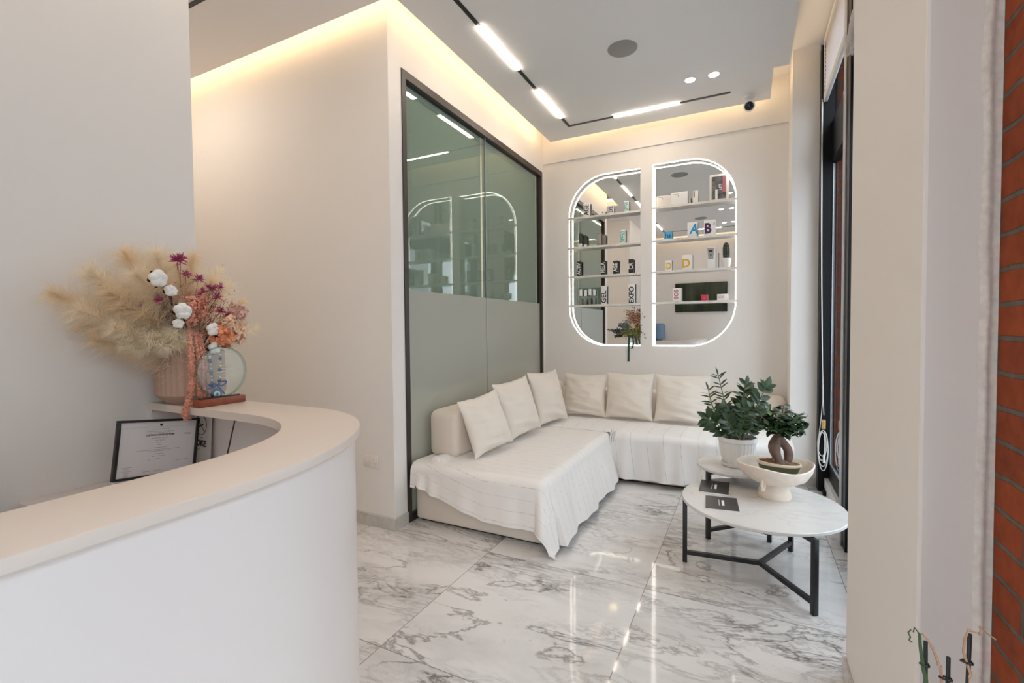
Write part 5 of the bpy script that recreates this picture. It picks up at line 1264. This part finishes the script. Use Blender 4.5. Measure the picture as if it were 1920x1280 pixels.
# ------------------------------------------------------------------ on the desk: certificate, sign, stick
def certificate():
    bl = Vector((-1.690, 0.7045, 0.7995)); yaw, lean, ro = -0.095, 0.027, 0.141
    d = Vector((math.sin(yaw), math.cos(yaw), 0)); n = Vector((math.cos(yaw), -math.sin(yaw), 0))
    up = Vector((0, 0, 1))*math.cos(lean)-n*math.sin(lean); d, up = d*math.cos(ro)-up*math.sin(ro), d*math.sin(ro)+up*math.cos(ro)
    f = d.cross(up); W, H = 0.250, 0.181
    t = thing('framed_certificate', tuple(bl), 'framed certificate in a thin black frame leaning beside the wall on the desk', 'picture frame')
    M = Matrix((d, up, f)).transposed().to_4x4() @ Matrix.Diagonal((1.10, 0.945, 1, 1)); M.translation = bl; W, H = W/1.10, H/0.945
    b = 0.0075; fr = MB()
    for q in ((0, W, 0, b), (0, W, H-b, H), (0, b, b, H-b), (W-b, W, b, H-b)): fr.box(q[0], q[1], q[2], q[3], -0.008, 0.006, bev=0.001, M=M)
    fr.build('frame', BLACK, t, 30)
    MB().box(b, W-b, b, H-b, -0.006, 0.0, M=M).build('paper', PAPER, t, 0)
    pr = MB(); rr = random.Random(2); cxx = W*0.505
    rows = [(0.158, .055, .0022), (0.150, .075, .0026), (0.1455, .060, .0022), (0.128, .045, .0024), (0.120, .028, .0024), (0.112, .018, .0024), (0.104, .009, .0022), (0.095, .044, .0024), (0.084, .062, .0024), (0.075, .024, .0024), (0.067, .036, .0022), (0.058, .010, .0022)]
    for y, w, h in rows:
        x = cxx-w/2
        while x < cxx+w/2: l = rr.uniform(.003, .009); pr.box(x, min(x+l, cxx+w/2), y, y+h*0.55, 0.0002, 0.0004, M=M); x += l+0.0014
    x = cxx-0.062
    while x < cxx+0.062: l = rr.uniform(.003, .009); pr.box(x, x+l, 0.0885, 0.0898, 0.0002, 0.0004, M=M); x += l+0.0014
    for (x, y, w) in ((0.022, .039, .028), (0.027, .033, .014), (0.021, .027, .026), (0.026, .021, .016), (W-.045, .139, .024), (W-.042, .135, .022), (W-.062, .046, .040), (0.075, .019, .05), (.085, .056, .009)): pr.box(x, x+w, y, y+.0011, .0002, .0004, M=M)
    pr.box(0.012, W-.012, .1655, .1660, .0002, .0004, M=M)
    o = pr.build('printed_lines', GREYINK, t, 0); o['kind'] = 'stuff'
    P = lambda x, y: bl+d*x*1.10+up*y*0.945+f*0.0006
    text('title_lettering', 'CERTIFICATË REGJISTRIMI', 0.0078, P(cxx, 0.1385), d, up, INK, t, bold=0.012, ext=0.0001)
    em = MB(); em.add([P(cxx-.0042, .176), P(cxx+.0042, .176), P(cxx+.0038, .172), P(cxx, .1665), P(cxx-.0038, .172)], [(0, 1, 2, 3, 4)]); em.build('emblem', INK, t, 0)
    sl = MB(); c = P(0.033, 0.0125)
    for r in (0.0055, 0.0043): sl.tube([c+d*(r*math.cos(2*PI*k/24))+up*(r*math.sin(2*PI*k/24)) for k in range(24)], 0.0003, 4, closed=True)
    sl.tube([c, c+d*.001], 0.0012, 6); sl.build('seal', GREYINK, t)
certificate()
o = MB().box(-1.72, -1.66, 0.716, 0.755, 0.7632, 0.791, bev=0.001).build('notepad_stack', CARD, None); tag(o, 'stack of white notepads propping up the near corner of the framed certificate', 'notepads')
def sign():
    bl = Vector((-1.835, 0.985, 0.7635)); d = Vector((0.99, -0.02, 0)).normalized(); lean = 0.06
    n = Vector((-d.y, d.x, 0))*-1; up = Vector((0, 0, 1))*math.cos(lean)-n*math.sin(lean); f = d.cross(up)
    t = thing('no_smoking_sign', tuple(bl), 'no-smoking sign card standing half hidden behind the framed certificate', 'sign')
    M = Matrix((d, up, f)).transposed().to_4x4(); M.translation = bl
    m = MB(); m.box(0, 0.158, 0, 0.198, -0.003, 0, M=M)
    m.build('card', ACRY, t, 0)
    P = lambda x, y: bl+d*x+up*y+f*0.0006
    c = P(0.098, 0.150); k = MB(); r = 0.034
    k.tube([c+d*(r*math.cos(2*PI*q/40))+up*(r*math.sin(2*PI*q/40)) for q in range(40)], 0.0011, 6, closed=True)
    k.tube([c-d*.024+up*.024, c+d*.024-up*.024], 0.0010, 6)
    k.build('ring_symbol', pmat('dark_red_print', (0.10, 0.025, 0.018), 0.5), t)
    q = MB(); q.bar(c-d*.016-up*.010, c+d*.014+up*.004, 0.004, 0.004); q.tube(catmull([c-d*.018-up*.004, c-d*.010+up*.010, c-d*.006+up*.016], 4), 0.0008, 5); q.build('cigarette_symbol', INK, t, 0)
    text('lettering', 'SMOKE', 0.030, P(0.083, 0.085), d, up, INK, t, bold=0.035, shear=0.12)
    g = MB(); g.box(0.075, 0.112, 0.104, 0.108, 0.0004, 0.0006, M=M); g.box(0.07, 0.095, 0.062, 0.0655, 0.0004, 0.0006, M=M); g.build('small_print', GREYINK, t, 0)
sign()
o = MB().tube([(-1.575, 0.965, 0.7665), (-1.512, 0.975, 0.966)], [0.0024, 0.0021], 8).build('thin_brown_stick', HUSK); tag(o, 'thin brown stick leaning against the inside of the counter', 'stick')

# ------------------------------------------------------------------ floral posy in the left niche
def posy():
    rr = random.Random(9); z0 = 1.0585; cx, cy = -1.035, 4.680
    v = thing('small_pot', (cx, cy, z0), 'small white pot at the bottom right of the left niche', 'pot')
    MB().lathe([(0.020, z0), (0.022, z0+0.004), (0.0245, z0+0.085), (0.022, z0+0.085), (0.019, z0+0.01)], (cx, cy, 0), 28).build('pot_body', POTW, v)
    t = thing('dried_posy', (cx, cy, z0+0.08), 'dried posy with dark green ribbons hanging from the left niche', 'posy')
    B = Vector((cx+0.006, cy-0.018, z0+0.135)); st = MB()
    for _ in range(9): st.tube([(cx+rr.uniform(-.012, .012), cy+rr.uniform(-.01, .01), z0+0.03), B+Vector((rr.uniform(-.04, .04), rr.uniform(-.02, .01), rr.uniform(-.02, .05)))], 0.0018, 5)
    st.build('stems', STEMZ, t)
    def tuft(name, c, n, L, W, mat_, spread, zb=0.2, flat=0.45):
        m = MB(); c = Vector(c)
        for _ in range(n):
            p = c+Vector((rr.gauss(0, spread[0]), rr.gauss(0, spread[1]*0.5), rr.gauss(0, spread[2])))
            d = Vector((rr.gauss(0, 1), rr.gauss(-.3, flat), rr.gauss(zb, .8))); leaf(m, p, d, Vector((rr.gauss(0, .5), -1, rr.gauss(.3, .4))), L*rr.uniform(.6, 1.1), W, .15, .2, 3)
        for q in m.v:
            if q.y > YM-0.003: q.y = YM-0.003-0.002*rr.random()
            if (q.x > -0.938 or q.z < 1.063) and q.y > 4.644: q.y = 4.644-0.006*rr.random()
        o = m.build(name, mat_, t, 0); o['kind'] = 'stuff'
    tuft('rust_flowers', (-1.010, 4.672, 1.325), 150, 0.026, 0.008, RUST, (.042, .02, .052), .8)
    tuft('pale_grass', (-1.045, 4.675, 1.335), 90, 0.034, 0.003, PAMPAS, (.030, .02, .040), 1.0)
    tuft('cream_flower', (-1.010, 4.655, 1.255), 50, 0.022, 0.014, CREAMF, (.014, .01, .014))
    tuft('eucalyptus', (-1.075, 4.655, 1.245), 70, 0.030, 0.018, EUCA, (.034, .018, .020))
    tuft('olive_flowers', (-1.075, 4.650, 1.185), 130, 0.022, 0.011, OLIVEG, (.045, .018, .020))
    tuft('olive_flowers', (-0.975, 4.650, 1.185), 120, 0.024, 0.010, OLIVEG, (.034, .018, .028))
    m = MB()
    for (a, b) in (((-1.09, 4.645, 1.212), (-1.238, 4.630, 1.214)), ((-1.10, 4.645, 1.205), (-1.185, 4.635, 1.190)), ((-1.12, 4.645, 1.165), (-1.170, 4.640, 1.152))):
        a = Vector(a); b = Vector(b); m.tube([a, b], 0.0018, 5)
        for q in range(16):
            p = a.lerp(b, q/15); leaf(m, p, (b-a).normalized()+Vector((0, rr.gauss(0, .4), rr.choice((-1, 1))*0.7)), Vector((0, -1, .3)), 0.024, 0.010, .2, .1, 3)
    m.build('dark_leaf_sprig', NAVYG, t, 0)
    def ribbon(P_, w):
        pts = catmull(P_, 8); m = MB(); vs = []; fs = []
        for i, p in enumerate(pts): vs += [p+Vector((-w/2, 0, 0)), p+Vector((w/2, 0.002, 0)), p+Vector((w/2, 0.0035, 0)), p+Vector((-w/2, 0.0015, 0))]
        for i in range(len(pts)-1):
            a = 4*i
            for k in range(4): fs.append((a+k, a+(k+1) % 4, a+4+(k+1) % 4, a+4+k))
        n = len(vs)-4; fs.append((0, 1, 2, 3)); fs.append((n, n+3, n+2, n+1))
        m.add(vs, fs).build('ribbon', DKGREEN, t, 60)
    ribbon([(-1.038, 4.640, 1.165), (-1.042, 4.637, 1.08), (-1.045, 4.641, 1.0), (-1.047, 4.643, 0.905)], 0.019)
    ribbon([(-1.005, 4.643, 1.15), (-0.998, 4.637, 1.09), (-1.004, 4.637, 1.055), (-1.017, 4.640, 1.03)], 0.016)
    ribbon([(-0.985, 4.643, 1.16), (-0.972, 4.639, 1.12), (-0.962, 4.641, 1.070)], 0.016)
posy()

# ------------------------------------------------------------------ behind the camera, seen in the mirrors
t = thing('television', (-0.88, -1.12, 1.55), 'dark television with a forest picture, seen only in the right niche mirror', 'television')
MB().box(-1.385, -0.375, -1.149, -1.115, 1.545, 2.150, bev=0.004).build('housing', TVB, t)
MB().box(-1.375, -0.385, -1.1149, -1.1140, 1.562, 2.142).build('screen', TVPIC, t, 0)
t = thing('water_dispenser', (-1.69, -0.93, 0), 'white water dispenser with a blue bottle, seen only in the niche mirror', 'water dispenser')
MB().box(-1.84, -1.54, -1.10, -0.78, 0, 0.94, bev=0.012).build('cabinet', WHITE, t)
MB().lathe([(0.05, 0.9405), (0.06, 0.96), (0.125, 0.99), (0.128, 1.08), (0.122, 1.10), (0.128, 1.12), (0.128, 1.26), (0.10, 1.31)], (-1.69, -0.94, 0), 36).build('bottle', WATER, t)
